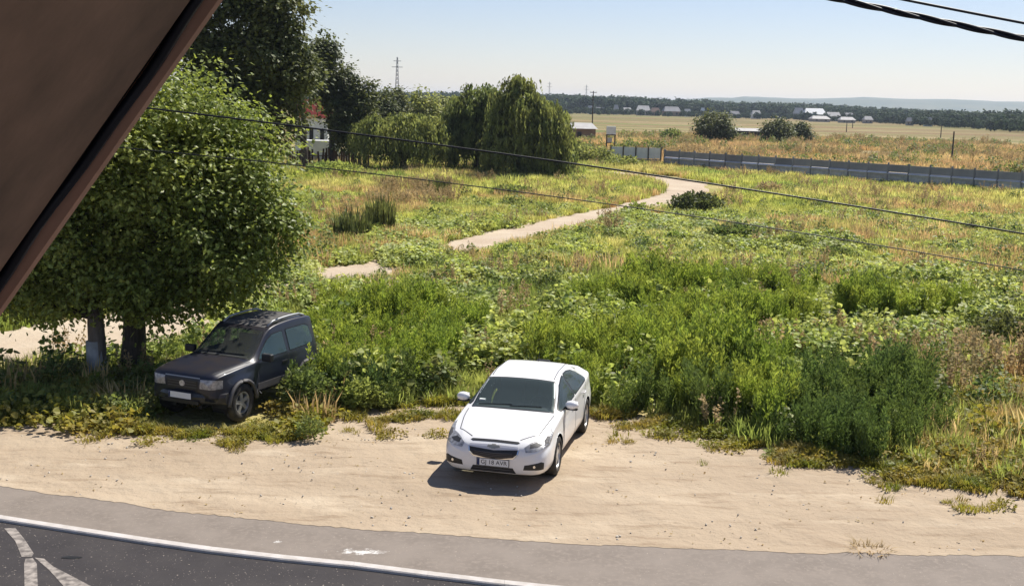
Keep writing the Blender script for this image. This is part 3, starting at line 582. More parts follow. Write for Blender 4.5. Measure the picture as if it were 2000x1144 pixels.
HS = [(1152, 930, 9, 5.5, RP, WH, 'small white house, leftmost of the far houses by the utility pole'), (1172, 940, 20, 4.6, M['roofgrey'], WP, 'low pale house with grey roof between the two leftmost white houses'),
      (1203, 920, 8, 6.5, RP, WH, 'narrow white gabled house left of the domed grey roof'), (1224, 930, 16, 4.8, RP, WP, 'pale low house just right of the narrow gabled one'), (1256, 900, 24, 6.4, RP, WP, 'pale roofed house in the middle of the left house row'),
      (1279, 890, 16, 5.2, M['roofbrown'], WB, 'brown roofed house beside the pale roofed one'), (1311, 900, 30, 6.2, M['roofgrey'], WB, 'wide grey roofed farm hall above the left end of the grey fence'), (1342, 890, 12, 5.0, RP, WH, 'small white roofed house left of the round bush tree'),
      (1372, 890, 7, 6.0, WH, WP, 'thin cream house just above the round bush tree'), (1434, 860, 18, 4.4, M['roofgrey'], WP, 'low grey house above the low dark shed'), (1476, 850, 16, 5.2, RP, WH, 'white roofed house above the broad bush tree'),
      (1559, 900, 17, 7.6, RP, M['roofgrey'], 'high white roofed house at the left of the bright cluster'), (1589, 850, 38, 7.4, WH, WP, 'largest white roofed barn in the bright cluster'), (1600, 745, 32, 3.2, RP, WP, 'long low white shed in front of the largest barn'),
      (1626, 820, 26, 5.4, RP, M['roofgrey'], 'long white roofed hall right of the largest barn'), (1656, 830, 18, 5.2, RP, WP, 'short white hall at the right of the cluster'), (1653, 720, 26, 3.1, RP, WP, 'long low white shed under the short white hall'),
      (1694, 720, 15, 3.8, RP, WP, 'small pale house at the right end of the bright cluster'), (1812, 640, 14, 4.2, M['roofgrey'], WH, 'small white house among the trees far right'), (1776, 660, 12, 3.8, M['roofgrey'], WP, 'small pale house among the trees left of the far right one')]
for k, (u, Y, wpx, h, rm, wm, lab) in enumerate(HS): house('farm_house', lab, u, Y*.94, wpx*1.08, h*1.08, rm, wm, rz=.12*((k*37) % 7-3)/3, ridge=.5)
# red roofed house behind the trees
x, y = pt(612, 118); hr = house('red_roofed_house', 'white house with a red roof glimpsed behind the trees', x*0+612, 118, 62, 6.0, M['redroof'], WH, ridge=.3, group=None, windows=3); 
p = pt(632, 112); cb = tag(empty('white_van', (p[0], p[1], 0), .3), 'white van parked by the red roofed house', 'van')
MB().box(-2.2, 1.3, -.9, .9, .35, 2.2).add(np.array([(1.3, -.9, .35), (2.3, -.88, .35), (2.3, .88, .35), (1.3, .9, .35), (1.3, -.85, 2.15), (1.75, -.8, 1.3), (2.25, -.8, 1.1), (1.75, .8, 1.3), (2.25, .8, 1.1), (1.3, .85, 2.15)]), [[0, 1, 6, 5], [3, 7, 8, 2], [1, 2, 8, 6], [5, 6, 8, 7], [4, 5, 7, 9]]).build('body', WH, cb)
for sx in (-1.4, 1.5):
    for sy in (-.8, .8): MB().lathe([(-.11, .02), (-.11, .33), (.11, .33), (.11, .02)], 16, 'y', (sx, sy, .33)).build('wheel', M['black'], cb)
# old plank fence below the dark trees
a, b = gp(560, 330), gp(722, 333); L = np.linalg.norm(b-a); pf = tag(empty('plank_fence', (a[0], a[1], 0), math.atan2(b[1]-a[1], b[0]-a[0])), 'old brown plank fence in the shade below the dark trees', 'fence')
xx = 0
M['plank'] = mat('brown_planks', (.16, .085, .05), (.09, .055, .035), scale=2, rand=.35)
pms = [MB().box(0, .17, -.012, .012, 0, 1.5+.12*k).mesh('plank') for k in range(4)]
for me in pms: me.materials.append(M['plank'])
while xx < L:
    if random.random() > .12:
        o = obj('plank', pms[random.randrange(4)], None, pf, (xx, random.uniform(-.01, .01), random.uniform(-.05, .1))); o.rotation_euler = (random.gauss(0, .03), random.gauss(0, .04), 0)
    xx += .21
MB().box(0, L, .015, .06, .4, .48).box(0, L, .015, .06, 1.15, 1.23).build('rail', M['plank'], pf)

# grey slab fence
FEN0, FEN1 = gp(1297, 329), gp(2250, 402)
M['slab'] = mat('blue_grey_slab', (.62, .63, .65), (.5, .5, .52), scale=.8, rand=.22, dirt=(.05, .05, .05), dirt_amt=.6)
M['slabdark'] = mat('dark_grey_slab', (.28, .28, .30), (.22, .22, .235), scale=.8, rand=.25)
M['raillight'] = mat('pale_rail', (.75, .74, .76), (.6, .6, .62), scale=1.2, rand=.2)
def run(name, label, A, B, h, cfg, bay=2.0, postm=None, ph=.12, group=None):
    L = np.linalg.norm(B-A); n = int(round(L/bay)); bay = L/n; root = tag(empty(name, (A[0], A[1], 0), math.atan2(B[1]-A[1], B[0]-A[0])), label, 'fence', group)
    pm = MB().box(-.06, .06, -.07, .07, -.3, h+ph).mesh('post'); pm.materials.append(postm or M['slabdark'])
    ms = []
    for (nm, z0, z1, th, mt) in cfg:
        if nm == 'rail': x0, x1 = .064, bay-.064; q = MB().add([(x0, -.20, z0), (x0, -.20, z0+.02), (x0, .03, z1), (x0, .03, z0), (x1, -.20, z0), (x1, -.20, z0+.02), (x1, .03, z1), (x1, .03, z0)], [[0, 3, 2, 1], [4, 5, 6, 7], [0, 1, 5, 4], [1, 2, 6, 5], [2, 3, 7, 6], [3, 0, 4, 7]]).mesh(nm); q.materials.append(mt); ms.append((nm, q))
        else: q = MB().box(.064, bay-.064, -th/2, th/2, z0+.004, z1-.004).mesh(nm); q.materials.append(mt); ms.append((nm, q))
    for k in range(n+1):
        obj('post', pm, None, root, (k*bay, 0, random.uniform(-.04, .03)))
        if k < n:
            for nm, q in ms: o = obj(nm, q, None, root, (k*bay, random.uniform(-.008, .008), random.uniform(-.012, .012))); o.rotation_euler[0] = random.gauss(0, .012)
    return root
run('slab_fence', 'long blue-grey slab fence with a pale rail crossing the right of the field', FEN0, FEN1, 1.84, [('slab', 0, .5, .05, M['slab']), ('slab', .5, 1.02, .05, M['slab']), ('rail', 1.02, 1.165, .30, M['raillight']), ('slab', 1.17, 1.80, .05, M['slabdark'])], 1.9)
run('white_fence', 'short whitewashed fence with dark posts left of the grey fence', gp(1192, 321), gp(1290, 325), 1.9, [('panel', .75, 1.88, .04, WH), ('panel', .1, .72, .04, M['concrete'])], 1.35, M['pole'])
# low sheds
house('low_shed', 'low shed with pale flat roof right of the willows', 1130, 200, 62, 3.2, RP, WB, ridge=.3, group='low sheds in the field', windows=1, cat='shed')
house('low_shed', 'long low dark shed with pale roof between the bush trees', 1460, 238, 66, 2.4, RP, M['dark'], ridge=.22, group='low sheds in the field', windows=0, cat='shed', depth=3)
p = gp(1192, 297); hu = tag(empty('stilt_hut', (p[0], p[1], 0)), 'small white box hut on stilts behind the white fence', 'hut')
MB().box(-.6, .6, -.5, .5, 2.35, 3.4).build('cabin', WH, hu); MB().box(-.66, .66, -.56, .56, 2.22, 2.32).box(-.66, .66, -.56, .56, 1.2, 1.28).build('platform', M['pole'], hu)
for sx in (-.55, .55):
    for sy in (-.45, .45): MB().box(sx-.05, sx+.05, sy-.05, sy+.05, -.2, 2.22).build('leg', M['pole'], hu)
MB().box(-.5, .1, -.62, -.58, 1.3, 1.9).build('board', RP, hu)
# poles
def pole(label, u, vb, vt, arms, group='utility poles in the field', Y=None, r=.12):
    if Y is None: p = gp(u, vb); Y = p[1]
    else: p = foot(u, Y)
    h = atd(u, vt, Y)[2]; root = tag(empty('utility_pole', (p[0], p[1], 0)), label, 'utility pole', group)
    MB().tube([(0, 0, -.5), (0, 0, h)], [r, r*.7], 8).build('mast', M['pole'], root)
    for z in arms:
        MB().box(-.7, .7, -.06, .06, h-z-.06, h-z+.06).build('crossarm', M['pole'], root)
        for q in (-.6, 0, .6): MB().tube([(q, 0, h-z+.06), (q, 0, h-z+.28)], .05, 6).build('insulator', M['white'], root)
pole('tall bare pole standing behind the right part of the grey fence', 1858, 322, 257, (), r=.13)
pole('tall pole with a crossarm above the low shed', 1156, 262, 178, (.3,), Y=250, r=.14)
pole('short pole in front of the white halls', 1653, 258, 238, (), r=.16); pole('short pole just right of the white halls', 1665, 250, 234, (), r=.18)
pole('pole in the field left of the tall bare pole', 1837, 270, 247, (), r=.15); pole('slim post in the weeds right of the tall bare pole', 1899, 322, 299, (), r=.06)
def pylon(label, u, Y, vt):
    p = foot(u, Y); h = atd(u, vt, Y)[2]; root = tag(empty('lattice_mast', (p[0], p[1], 0)), label, 'mast', 'distant lattice masts'); b = h*.045; mb = MB(); n = 14
    def c(k, s): f = 1-.85*k/n; return np.array([s[0]*b*f, s[1]*b*f, h*k/n])
    S = [(-1, -1), (1, -1), (1, 1), (-1, 1)]
    for s in S: mb.tube([c(0, s), c(n, s)], .13, 4)
    for k in range(n):
        for q in range(4): mb.tube([c(k, S[q]), c(k+1, S[(q+1) % 4])], .07, 4, False); mb.tube([c(k+1, S[q]), c(k, S[(q+1) % 4])], .07, 4, False)
    mb.build('frame', M['steel'], root)
    for z, wd_ in ((.82, .10), (.93, .07)): MB().box(-h*wd_, h*wd_, -.15, .15, h*z-.15, h*z+.15).build('crossarm', M['steel'], root)
pylon('tall lattice mast above the low willow, leftmost of the masts', 775, 640, 112); pylon('faint lattice mast just right of the willows', 1072, 1500, 160); pylon('faint lattice mast above the far houses', 1144, 1500, 166)

# ------------------------------------------------------------ ground vegetation
M['feather'] = leafmat('feathery_weed', (.24, .315, .065), (.32, .37, .08), (.17, .235, .055), trans=.45, patch=.3, fine=2.5, vary=.35, rough=.7, spec=.1)
M['feather_dark'] = leafmat('feathery_weed_dark', (.11, .165, .048), (.15, .20, .055), (.085, .13, .045), trans=.42, patch=.3, fine=2.5, vary=.3, rough=.7, spec=.1)
M['vine'] = leafmat('vine_leaves', (.33, .39, .105), (.45, .48, .15), (.19, .26, .07), trans=.42, patch=.4, fine=6, vary=.6, rough=.5, spec=.25)
M['herb'] = leafmat('herb_leaves', (.13, .18, .055), (.20, .24, .07), (.24, .23, .09), trans=.46, patch=.5, fine=6, vary=.35)
M['grass'] = leafmat('meadow_grass', (.40, .44, .12), (.54, .50, .19), (.27, .35, .10), trans=.55, patch=.05, fine=.8, vary=.3, rough=.7, spec=.1)
M['grassgreen'] = leafmat('green_grass', (.24, .30, .08), (.33, .36, .11), (.18, .24, .07), trans=.55, patch=.15, fine=1.5, vary=.25, rough=.7, spec=.1)
M['grassdry'] = leafmat('dry_grass', (.66, .52, .25), (.52, .36, .18), (.45, .40, .14), trans=.45, patch=.08, fine=1.2, vary=.3, rough=.8, spec=.1)
M['stalk'] = leafmat('brown_seed_stalks', (.40, .30, .155), (.50, .40, .22), (.32, .28, .13), trans=.35, patch=.2, fine=2, vary=.3, rough=.8, spec=.1)
M['trail'] = leafmat('trailing_weed', (.27, .265, .05), (.33, .26, .07), (.18, .22, .04), trans=.42, patch=.5, fine=4, vary=.3)
for k in range(4):
    proto('feather', feathery(1.2, .34, 200+k, 9, 75, .11), M['feather']); proto('feather_dark', feathery(1.05, .38, 210+k, 9, 75, .11), M['feather_dark'])
    proto('vine', leafy(.5, .6, 220+k, 150, .12), M['vine']); proto('herb', leafy(.8, .35, 230+k, 110, .10, .5), M['herb'])
    proto('grass', tuft(.45, .25, 240+k, 50, .012), M['grass']); proto('grassfar', tuft(.55, .5, 250+k, 60, .022), M['grass'])
    proto('grassgreen', tuft(.40, .22, 260+k, 46, .011), M['grassgreen']); proto('grassdry', tuft(.5, .35, 270+k, 46, .014), M['grassdry'])
    proto('stalk', stalks(.95, .3, 280+k, 10, 22, .07), M['stalk']); proto('trail', leafy(.22, .4, 290+k, 90, .07, .6), M['trail']); proto('lowgrass', tuft(.13, .16, 300+k, 40, .008, 1.2), M['trail'])
    proto('smallvine', leafy(.42, .6, 320+k, 110, .12, .6), M['vine'])
    proto('broad', leafy(.95, .5, 310+k, 130, .125, .55), M['vine'])
def P2(poly): return np.array([gp(u, v)[:2] for u, v in poly])
CARS = [(-5.395, 23.136, -1.997, 1.95, .92), (.292, 20.445, -1.8035, 2.4, .98)]
def clear(x, y, track=True, lot=0.0, cars=True, low=False):
    k = np.ones(len(x), bool)
    if track: k &= ~inpoly(x, y, TRACK)
    k &= y > lotfar(x)+lot
    if cars:
        cx, cy, a = CARS[0][:3]; lx_ = (x-cx)*math.cos(a)+(y-cy)*math.sin(a); ly_ = -(x-cx)*math.sin(a)+(y-cy)*math.cos(a)
        if low: k &= ~((lx_ > .35) & (lx_ < 3.2) & (ly_ > -.6) & (ly_ < 1.9))
        for cx, cy, a, hl, hw in CARS:
            lx_ = (x-cx)*math.cos(a)+(y-cy)*math.sin(a); ly_ = -(x-cx)*math.sin(a)+(y-cy)*math.cos(a); k &= ~((abs(lx_) < hl) & (abs(ly_) < hw))
    return k
def sample(poly, dens, seed, noise=None, **kw):
    rs = np.random.default_rng(seed); lo, hi = poly.min(0), poly.max(0); n = int(np.prod(hi-lo)*dens); x = rs.uniform(lo[0], hi[0], n); y = rs.uniform(lo[1], hi[1], n)
    k = inpoly(x, y, poly) & clear(x, y, **kw)
    if noise: k &= vnoise(x, y, noise[0], seed) > noise[1]
    return np.stack([x[k], y[k], np.full(k.sum(), -.03)], -1)
def raw(poly, dens, seed, noise=None):
    rs = np.random.default_rng(seed); lo, hi = poly.min(0), poly.max(0); n = int(np.prod(hi-lo)*dens); x = rs.uniform(lo[0], hi[0], n); y = rs.uniform(lo[1], hi[1], n); k = inpoly(x, y, poly)
    if noise: k &= vnoise(x, y, noise[0], seed) > noise[1]
    return np.stack([x[k], y[k], np.full(k.sum(), -.05)], -1)
def multi(polys, dens, seed, **kw): return np.concatenate([sample(P2(p), dens, seed+i, **kw) for i, p in enumerate(polys)])
def sc_(P, lo, hi, seed=0, patch=2.5): r = np.random.default_rng(seed+9).uniform(lo, hi, len(P)); return r*(.8+.4*vnoise(P[:, 0], P[:, 1], patch, seed+3))
TL_ = [(596, 770), (640, 782), (700, 795), (800, 780), (880, 745), (915, 700), (960, 650), (900, 640), (760, 625), (650, 610), (612, 640), (618, 700)]
TM_ = [(1040, 745), (1160, 795), (1300, 805), (1420, 825), (1500, 860), (1560, 830), (1560, 770), (1500, 740), (1330, 720), (1330, 690), (1480, 665), (1600, 640), (1570, 590), (1400, 572), (1150, 600), (1110, 640), (1200, 650), (1200, 700), (1040, 705)]
TR_ = [(1640, 640), (1880, 640), (1900, 600), (1640, 590)]
P = multi([TL_, TM_, TR_], 10, 11); P = P[(vnoise(P[:, 0], P[:, 1], .9, 12) > .30) & ~inpoly(P[:, 0], P[:, 1], P2([(1085, 705), (1225, 705), (1205, 640), (1095, 640)]))]; scatter('feathery_weeds', 'feather', P, sc_(P, .7, 1.1, 1)*(.72+.5*vnoise(P[:, 0], P[:, 1], 1.3, 13)), 'mass of bright green feathery weeds filling the plot behind the white car', 'weeds', seed=1)
TD_ = [(1490, 860), (1560, 890), (1660, 905), (1780, 900), (1830, 850), (1800, 780), (1700, 755), (1560, 775)]; TD2 = [(1180, 812), (1300, 822), (1400, 840), (1500, 880), (1500, 850), (1400, 815), (1200, 790)]
P = multi([TD_], 9, 21); P = np.concatenate([P, multi([TD2, [(560, 815), (720, 815), (860, 775), (800, 760), (690, 785), (600, 770)]], 4, 23)*[1, 1, 1]]); scatter('dark_feathery_weeds', 'feather_dark', P, sc_(P, .7, 1.15, 2), 'darker green bushy weeds at the front edge of the plot right of the white car', 'weeds', seed=2)
VS = [[(470, 600), (560, 600), (900, 655), (960, 610), (900, 575), (800, 565), (640, 562), (480, 545)], [(740, 525), (970, 575), (1000, 530), (870, 502), (780, 505)], [(690, 480), (850, 480), (960, 445), (900, 428), (740, 442)],
      [(1060, 490), (1300, 470), (1520, 500), (1700, 520), (1650, 460), (1400, 430), (1230, 415), (1120, 450)], [(1330, 745), (1470, 775), (1700, 725), (1900, 660), (1990, 600), (1850, 545), (1700, 565), (1780, 625), (1500, 680)],
      [(1080, 700), (1230, 700), (1210, 620), (1090, 615)], [(900, 735), (1040, 735), (1050, 665), (930, 670)], [(-200, 655), (150, 625), (180, 585), (-200, 600)], [(1700, 560), (2050, 640), (2050, 560), (1600, 520)]]
GAP = np.concatenate([raw(P2([(752, 530), (862, 508), (852, 482), (758, 500)]), 5, 36), raw(P2([(430, 640), (600, 590), (612, 520), (540, 535), (420, 590)]), 2.2, 37)])
P = np.concatenate([multi(VS[:7]+VS[8:], 3.6, 31, noise=(1.3, .36)), GAP]); scatter('leafy_vines', 'vine', P, sc_(P, .75, 1.25, 3, 1.2), 'pale yellow-green broad-leaved creepers sprawling in patches over the field', 'creepers', seed=3, tilt=.2)
P = multi([VS[7]], 6, 41); scatter('trackside_creepers', 'broad', P, sc_(P, .7, 1.1, 4), 'broad-leaved plants beyond the dirt track at the left edge', 'creepers', seed=4, tilt=.2)
P = np.concatenate([multi([VS[5], VS[6]], 5, 45), multi([VS[4]], 2.4, 46, noise=(1.1, .45)), multi([TL_, TM_, TR_, TD_], 1.3, 48, noise=(.9, .56))]); scatter('tall_broad_weeds', 'broad', P, sc_(P, .8, 1.3, 4), 'taller broad-leaved weeds mixed among the feathery weeds', 'weeds', seed=44, tilt=.2)
W0 = np.array([(-26, 19), (30, 19), (34, 45), (-26, 45)]); W1 = np.array([(-30, 44), (34, 44), (48, 78), (-34, 78)]); W2 = np.array([(-34, 77), (46, 77), (60, 102), (30, 114), (16, 124), (-40, 124)])
VR = np.array([(4, 38), (12, 33), (26, 34), (40, 70), (20, 74), (6, 56)]); VA = np.array([(-26, 26), (34, 26), (44, 74), (-26, 74)])
P = np.concatenate([sample(VR, 2.4, 46, noise=(1.6, .36)), sample(VA, 1.9, 47, noise=(2.2, .40))]); scatter('scattered_creepers', 'smallvine', P, sc_(P, .6, 1.15, 4), 'yellow-green leafy creepers spread thinly through the whole field', 'creepers', seed=45, tilt=.25)
P = sample(W0, 8, 51, lot=.25, low=True); scatter('near_grass', 'grassgreen', P, sc_(P, .6, 1.25, 5), 'green grass growing between the weeds in the nearer field', 'grass', seed=5)
P = sample(W1, 5.5, 52); scatter('middle_grass', 'grass', P, sc_(P, .55, 1.1, 6), 'yellowing meadow grass across the middle of the field', 'grass', seed=6)
P = sample(W2, 3.4, 53); scatter('far_grass', 'grassfar', P, sc_(P, .6, 1.3, 7), 'tall yellowing grass in front of the grey fence and the willows', 'grass', seed=7)
P = np.concatenate([sample(W1, 2.4, 54, noise=(6, .60)), sample(W2, 1.8, 55, noise=(7, .55)), sample(W0, .8, 56, noise=(3, .66), lot=.7, low=True)]); scatter('dry_grass', 'grassdry', P, sc_(P, .8, 1.4, 8), 'patches of straw-coloured dry grass', 'grass', seed=8)
P = multi([[(730, 405), (890, 405), (880, 362), (740, 365)], [(1745, 750), (1900, 790), (1990, 760), (1900, 690), (1760, 690)], [(1350, 690), (1480, 640), (1500, 590), (1330, 580)]], 3, 57, noise=(1.2, .4)); P = np.concatenate([P, sample(W1, .22, 58, noise=(5, .6)), sample(W2, .35, 59, noise=(5, .55)), sample(W0, .12, 60, lot=.6, low=True)]); scatter('seed_stalks', 'stalk', P, sc_(P, .6, 1.25, 9), 'reddish brown seeding stalks standing in the grass', 'dry weeds', seed=9)
P = np.concatenate([multi([TL_, TM_], 1.6, 70, noise=(1.2, .52)), sample(W0, 1.5, 61, noise=(1.5, .55), lot=.5, low=True), sample(W1, .55, 62, noise=(4, .58)), sample(W2, .3, 63, noise=(6, .58))]); scatter('green_herbs', 'herb', P, sc_(P, .5, 1.1, 10), 'dark green leafy herbs scattered through the field', 'weeds', seed=10)  # clumps among the feathery weeds are added as dark pockets imitating shadow
# lower right corner: sprawling weeds
LR = [(1740, 905), (1800, 945), (2060, 985), (2060, 700), (1880, 680), (1840, 760), (1830, 850)]
P = multi([LR], 11, 64, lot=-.3); scatter('sprawling_weeds', 'trail', P, sc_(P, .8, 1.5, 11), 'low olive sprawling weeds in the lower right corner of the field', 'weeds', seed=11, tilt=.25)
P = multi([LR], 4, 66); scatter('right_corner_stalks', 'grassdry', P, sc_(P, .5, 1.0, 12), 'thin yellowed grass among the sprawling weeds at the lower right', 'grass', seed=12)
# shaded strip under the two trees
SH = [(-100, 800), (100, 848), (350, 868), (620, 862), (640, 805), (520, 790), (300, 735), (100, 735), (-100, 740)]
P = np.concatenate([multi([SH], 9, 67, lot=-.5), multi([[(480, 830), (620, 850), (640, 800), (500, 790)]], 6, 68, lot=-.4)]); lowk = clear(P[:, 0], P[:, 1], lot=-9, track=False, low=True); scatter('shade_weeds', 'trail', P, sc_(P, .8, 1.6, 13)*np.where(lowk, 1, .45), 'low weeds in the shade around the dark car and the two trees', 'weeds', seed=13, tilt=.25)
P = multi([SH], 4, 69); P = P[clear(P[:, 0], P[:, 1], lot=.5, low=True)]; scatter('shade_herbs', 'herb', P, sc_(P, .35, .75, 14), 'leafy herbs under the two trees', 'weeds', seed=14)
P = multi([[(590, 790), (700, 810), (860, 775), (900, 740), (620, 740)], [(560, 790), (600, 800), (640, 730), (600, 660)]], 7, 71); scatter('roadside_herbs', 'herb', P, sc_(P, .8, 1.35, 15), 'leafy green weeds between the dark car and the white car', 'weeds', seed=15)
# ragged edge of the dirt: small creeping plants
rs = np.random.default_rng(77); x = rs.uniform(-14, 12, 5200); e = rs.exponential(.42, 5200); y = lotfar(x)+.25-e; k = (vnoise(x, y, .55, 78) > .42+(.14+.25*(x < -3.4))*e) & (y > k1(x)+.5); P = np.stack([x, y, np.full(len(x), .006)], -1)[k]
P = P[clear(P[:, 0], P[:, 1], track=False, lot=-3)]; scatter('edge_creepers', 'lowgrass', P, sc_(P, .5, 1.3, 16, .6), 'small creeping plants along the ragged edge of the dirt', 'weeds', seed=16)
P = P[::3]+[.03, .05, 0]; scatter('edge_weeds', 'trail', P, sc_(P, .25, .8, 17, .6), 'tiny leafy weeds along the ragged edge of the dirt', 'weeds', seed=17)
# beyond the fence
WF = np.array([(4, 150), (17, 128), (52, 104), (85, 115), (120, 250), (40, 270), (-5, 200)]); rs = np.random.default_rng(80)
P = raw(WF, .8, 81, (9, .35)); scatter('fallow_grass', 'grassdry', P, sc_(P, 1.2, 2.4, 18, 8), 'dry fallow grass beyond the grey fence', 'grass', seed=18)
P = raw(WF, .22, 82, (11, .5)); scatter('fallow_stalks', 'stalk', P, sc_(P, 1.0, 1.9, 19, 8), 'reddish weeds beyond the grey fence', 'dry weeds', seed=19)
P = raw(WF, .16, 83, (8, .55)); scatter('fallow_herbs', 'herb', P, sc_(P, 1.2, 2.4, 20, 8), 'green weeds beyond the grey fence', 'weeds', seed=20)

# individual clumps one can point to
def clump(name, label, u, v, me, m, s=1, cat='shrub', group=None):
    p = gp(u, v); root = tag(empty(name, (p[0], p[1], -.03)), label, cat, group); root.scale = (s, s, s); f = obj('foliage', me, m, root); f['kind'] = 'stuff'; return root
def shrub(r, h, n, leaf, seed, m):
    rs = np.random.default_rng(seed); d = rdir(n, -.25, 1, rs); C = d*np.array([r, r*.8, h*.6])*(rs.uniform(0, 1, n)**.35)[:, None]*(.8+.3*vnoise(d[:, 0]*3, d[:, 1]*3, .5, seed))[:, None]; C[:, 2] += h*.35
    C[:, 2] = np.maximum(C[:, 2], .03); return npmesh('shrub', *leaves(C, d*.6+rdir(n, -.6, .8, rs), leaf*rs.uniform(.6, 1.3, n), leaf*.33, rs=rs))
clump('rush_clump', 'left one of the two dark rush clumps in the left field', 688, 470, tuft(1.5, .8, 401, 300, .035, .3), M['lf_dark'], 1, 'rushes', 'dark rush clumps')
clump('rush_clump', 'right taller one of the two dark rush clumps in the left field', 742, 458, tuft(1.9, .65, 402, 280, .035, .3), M['lf_dark'], 1, 'rushes', 'dark rush clumps')
clump('rush_clump', 'small rush clump in the grass in front of the low willow', 852, 382, tuft(1.3, .9, 403, 200, .04, .3), M['lf_dark'], 1, 'rushes')
for u, v, r, h, n, lf, sd_, lab, mt in ((1358, 416, 1.7, 1.3, 1500, .22, 410, 'dark shrub beside the bend of the dirt track', 'lf_dark'), (1440, 474, 1.5, 1.0, 1300, .20, 411, 'dark green shrub in the middle of the right field', 'herb'), (1555, 492, .9, .8, 700, .17, 412, 'small dark shrub just right of the dark green one', 'herb'),
        (1962, 668, 1.0, .9, 1300, .13, 413, 'dark shrub at the right edge of the field', 'lf_dark'), (1245, 425, .9, .9, 700, .17, 414, 'small bright shrub just below the track', 'grassgreen'), (1632, 512, .8, .7, 600, .16, 415, 'small leafy shrub under the lower wire on the right', 'herb'),
        (600, 800, .55, .95, 1400, .085, 416, 'round green weed bush against the side of the dark car', 'herb'), (708, 802, .5, .75, 1100, .085, 417, 'bright little weed bush at the edge of the dirt', 'grassgreen'), (606, 862, .28, .55, 420, .07, 418, 'small upright weed on the dirt in front of the dark car', 'herb'),
        (1000, 385, 1.6, .8, 800, .25, 419, 'dark low shrub in the grass in front of the tall willows', 'herb'), (1500, 383, 1.0, 1.1, 500, .22, 420, 'small brown bush near the foot of the grey fence', 'stalk'), (1112, 312, 2.2, 2.6, 1300, .35, 421, 'green bush at the right foot of the rightmost willow', 'lf_olive'), (1160, 322, 2.6, 2.0, 1300, .35, 422, 'rounded bush left of the white fence', 'lf_olive'),
        (1215, 328, 2.4, 1.3, 900, .3, 423, 'low bush in front of the white fence', 'lf_olive'), (1310, 280, 2.2, 2.6, 900, .4, 424, 'ragged brown-green bush behind the left end of the grey fence', 'herb'), (650, 348, 2.5, 1.4, 1300, .25, 425, 'bright green nettles in front of the plank fence', 'grassgreen')):
    clump('shrub', lab, u, v, shrub(r, h, n, lf, sd_, None), M[mt])
clump('dry_weed', 'flat dead weed lying on the dirt near the pavement on the right', 1697, 1076, tuft(.13, .28, 430, 120, .008, 2.2), M['stalk'], 1, 'dead weed')
# stones and litter on the dirt
M['stone'] = mat('pale_stone', (.50, .45, .38), (.4, .36, .3), scale=8)
def rock(sz, seed, fl=.5):
    rs = np.random.default_rng(seed); bm = bmesh.new(); bmesh.ops.create_icosphere(bm, subdivisions=1, radius=1)
    for v in bm.verts: v.co *= 1+rs.uniform(-.25, .25); v.co.z *= fl; v.co *= sz
    me = bpy.data.meshes.new('rock'); bm.to_mesh(me); bm.free(); return me
for k in range(4): proto('pebble', rock(.02, 500+k), M['stone'])
rs = np.random.default_rng(90); x = rs.uniform(-12, 12, 1500); y = k1(x)+rs.uniform(.02, 8, 1500); k = (y < lotfar(x)+.2) & (vnoise(x, y, 1.1, 91)+.25*rs.random(1500) > .62); P = np.stack([x, y, np.full(1500, .022)], -1)[k]; scatter('pebbles', 'pebble', P, rs.uniform(.3, 1.3, len(P)), 'small pebbles strewn over the dirt', 'pebbles', tilt=.5, seed=22)
for k in range(3): proto('litter', leafy(.008, .03, 520+k, 2, .03, .95), M['stalk'])
rs = np.random.default_rng(92); x = rs.uniform(-12, 12, 1800); y = k1(x)+rs.uniform(.02, 8, 1800); k = (y < lotfar(x)+.2) & (vnoise(x*.5, y, .7, 93) > .58); P = np.stack([x, y, np.full(1800, .03)], -1)[k]; scatter('dead_leaves', 'litter', P, rs.uniform(.4, 1.2, len(P)), 'dead leaves and plant scraps on the dirt', 'litter', tilt=.2, seed=23)
for u, v, s, lab in ((738, 462, .28, 'white rag of stone at the foot of the right rush clump'), (640, 645, .22, None), (232, 1014, .03, None)):
    if lab:
        p = gp(u, v); me = rock(s, u, .55); tag(obj('stone', me, M['stone'], None, (p[0], p[1], .12)), 'pale stone at the foot of the right rush clump', 'stone')
p = gp(168, 738); sb = MB().box(-.26, .26, -.2, .2, 0, .13).mesh('block'); tag(obj('concrete_block', sb, M['concrete'], None, (p[0]-.05, p[1], .0)), 'flat concrete block at the foot of the limewashed trunk', 'block')

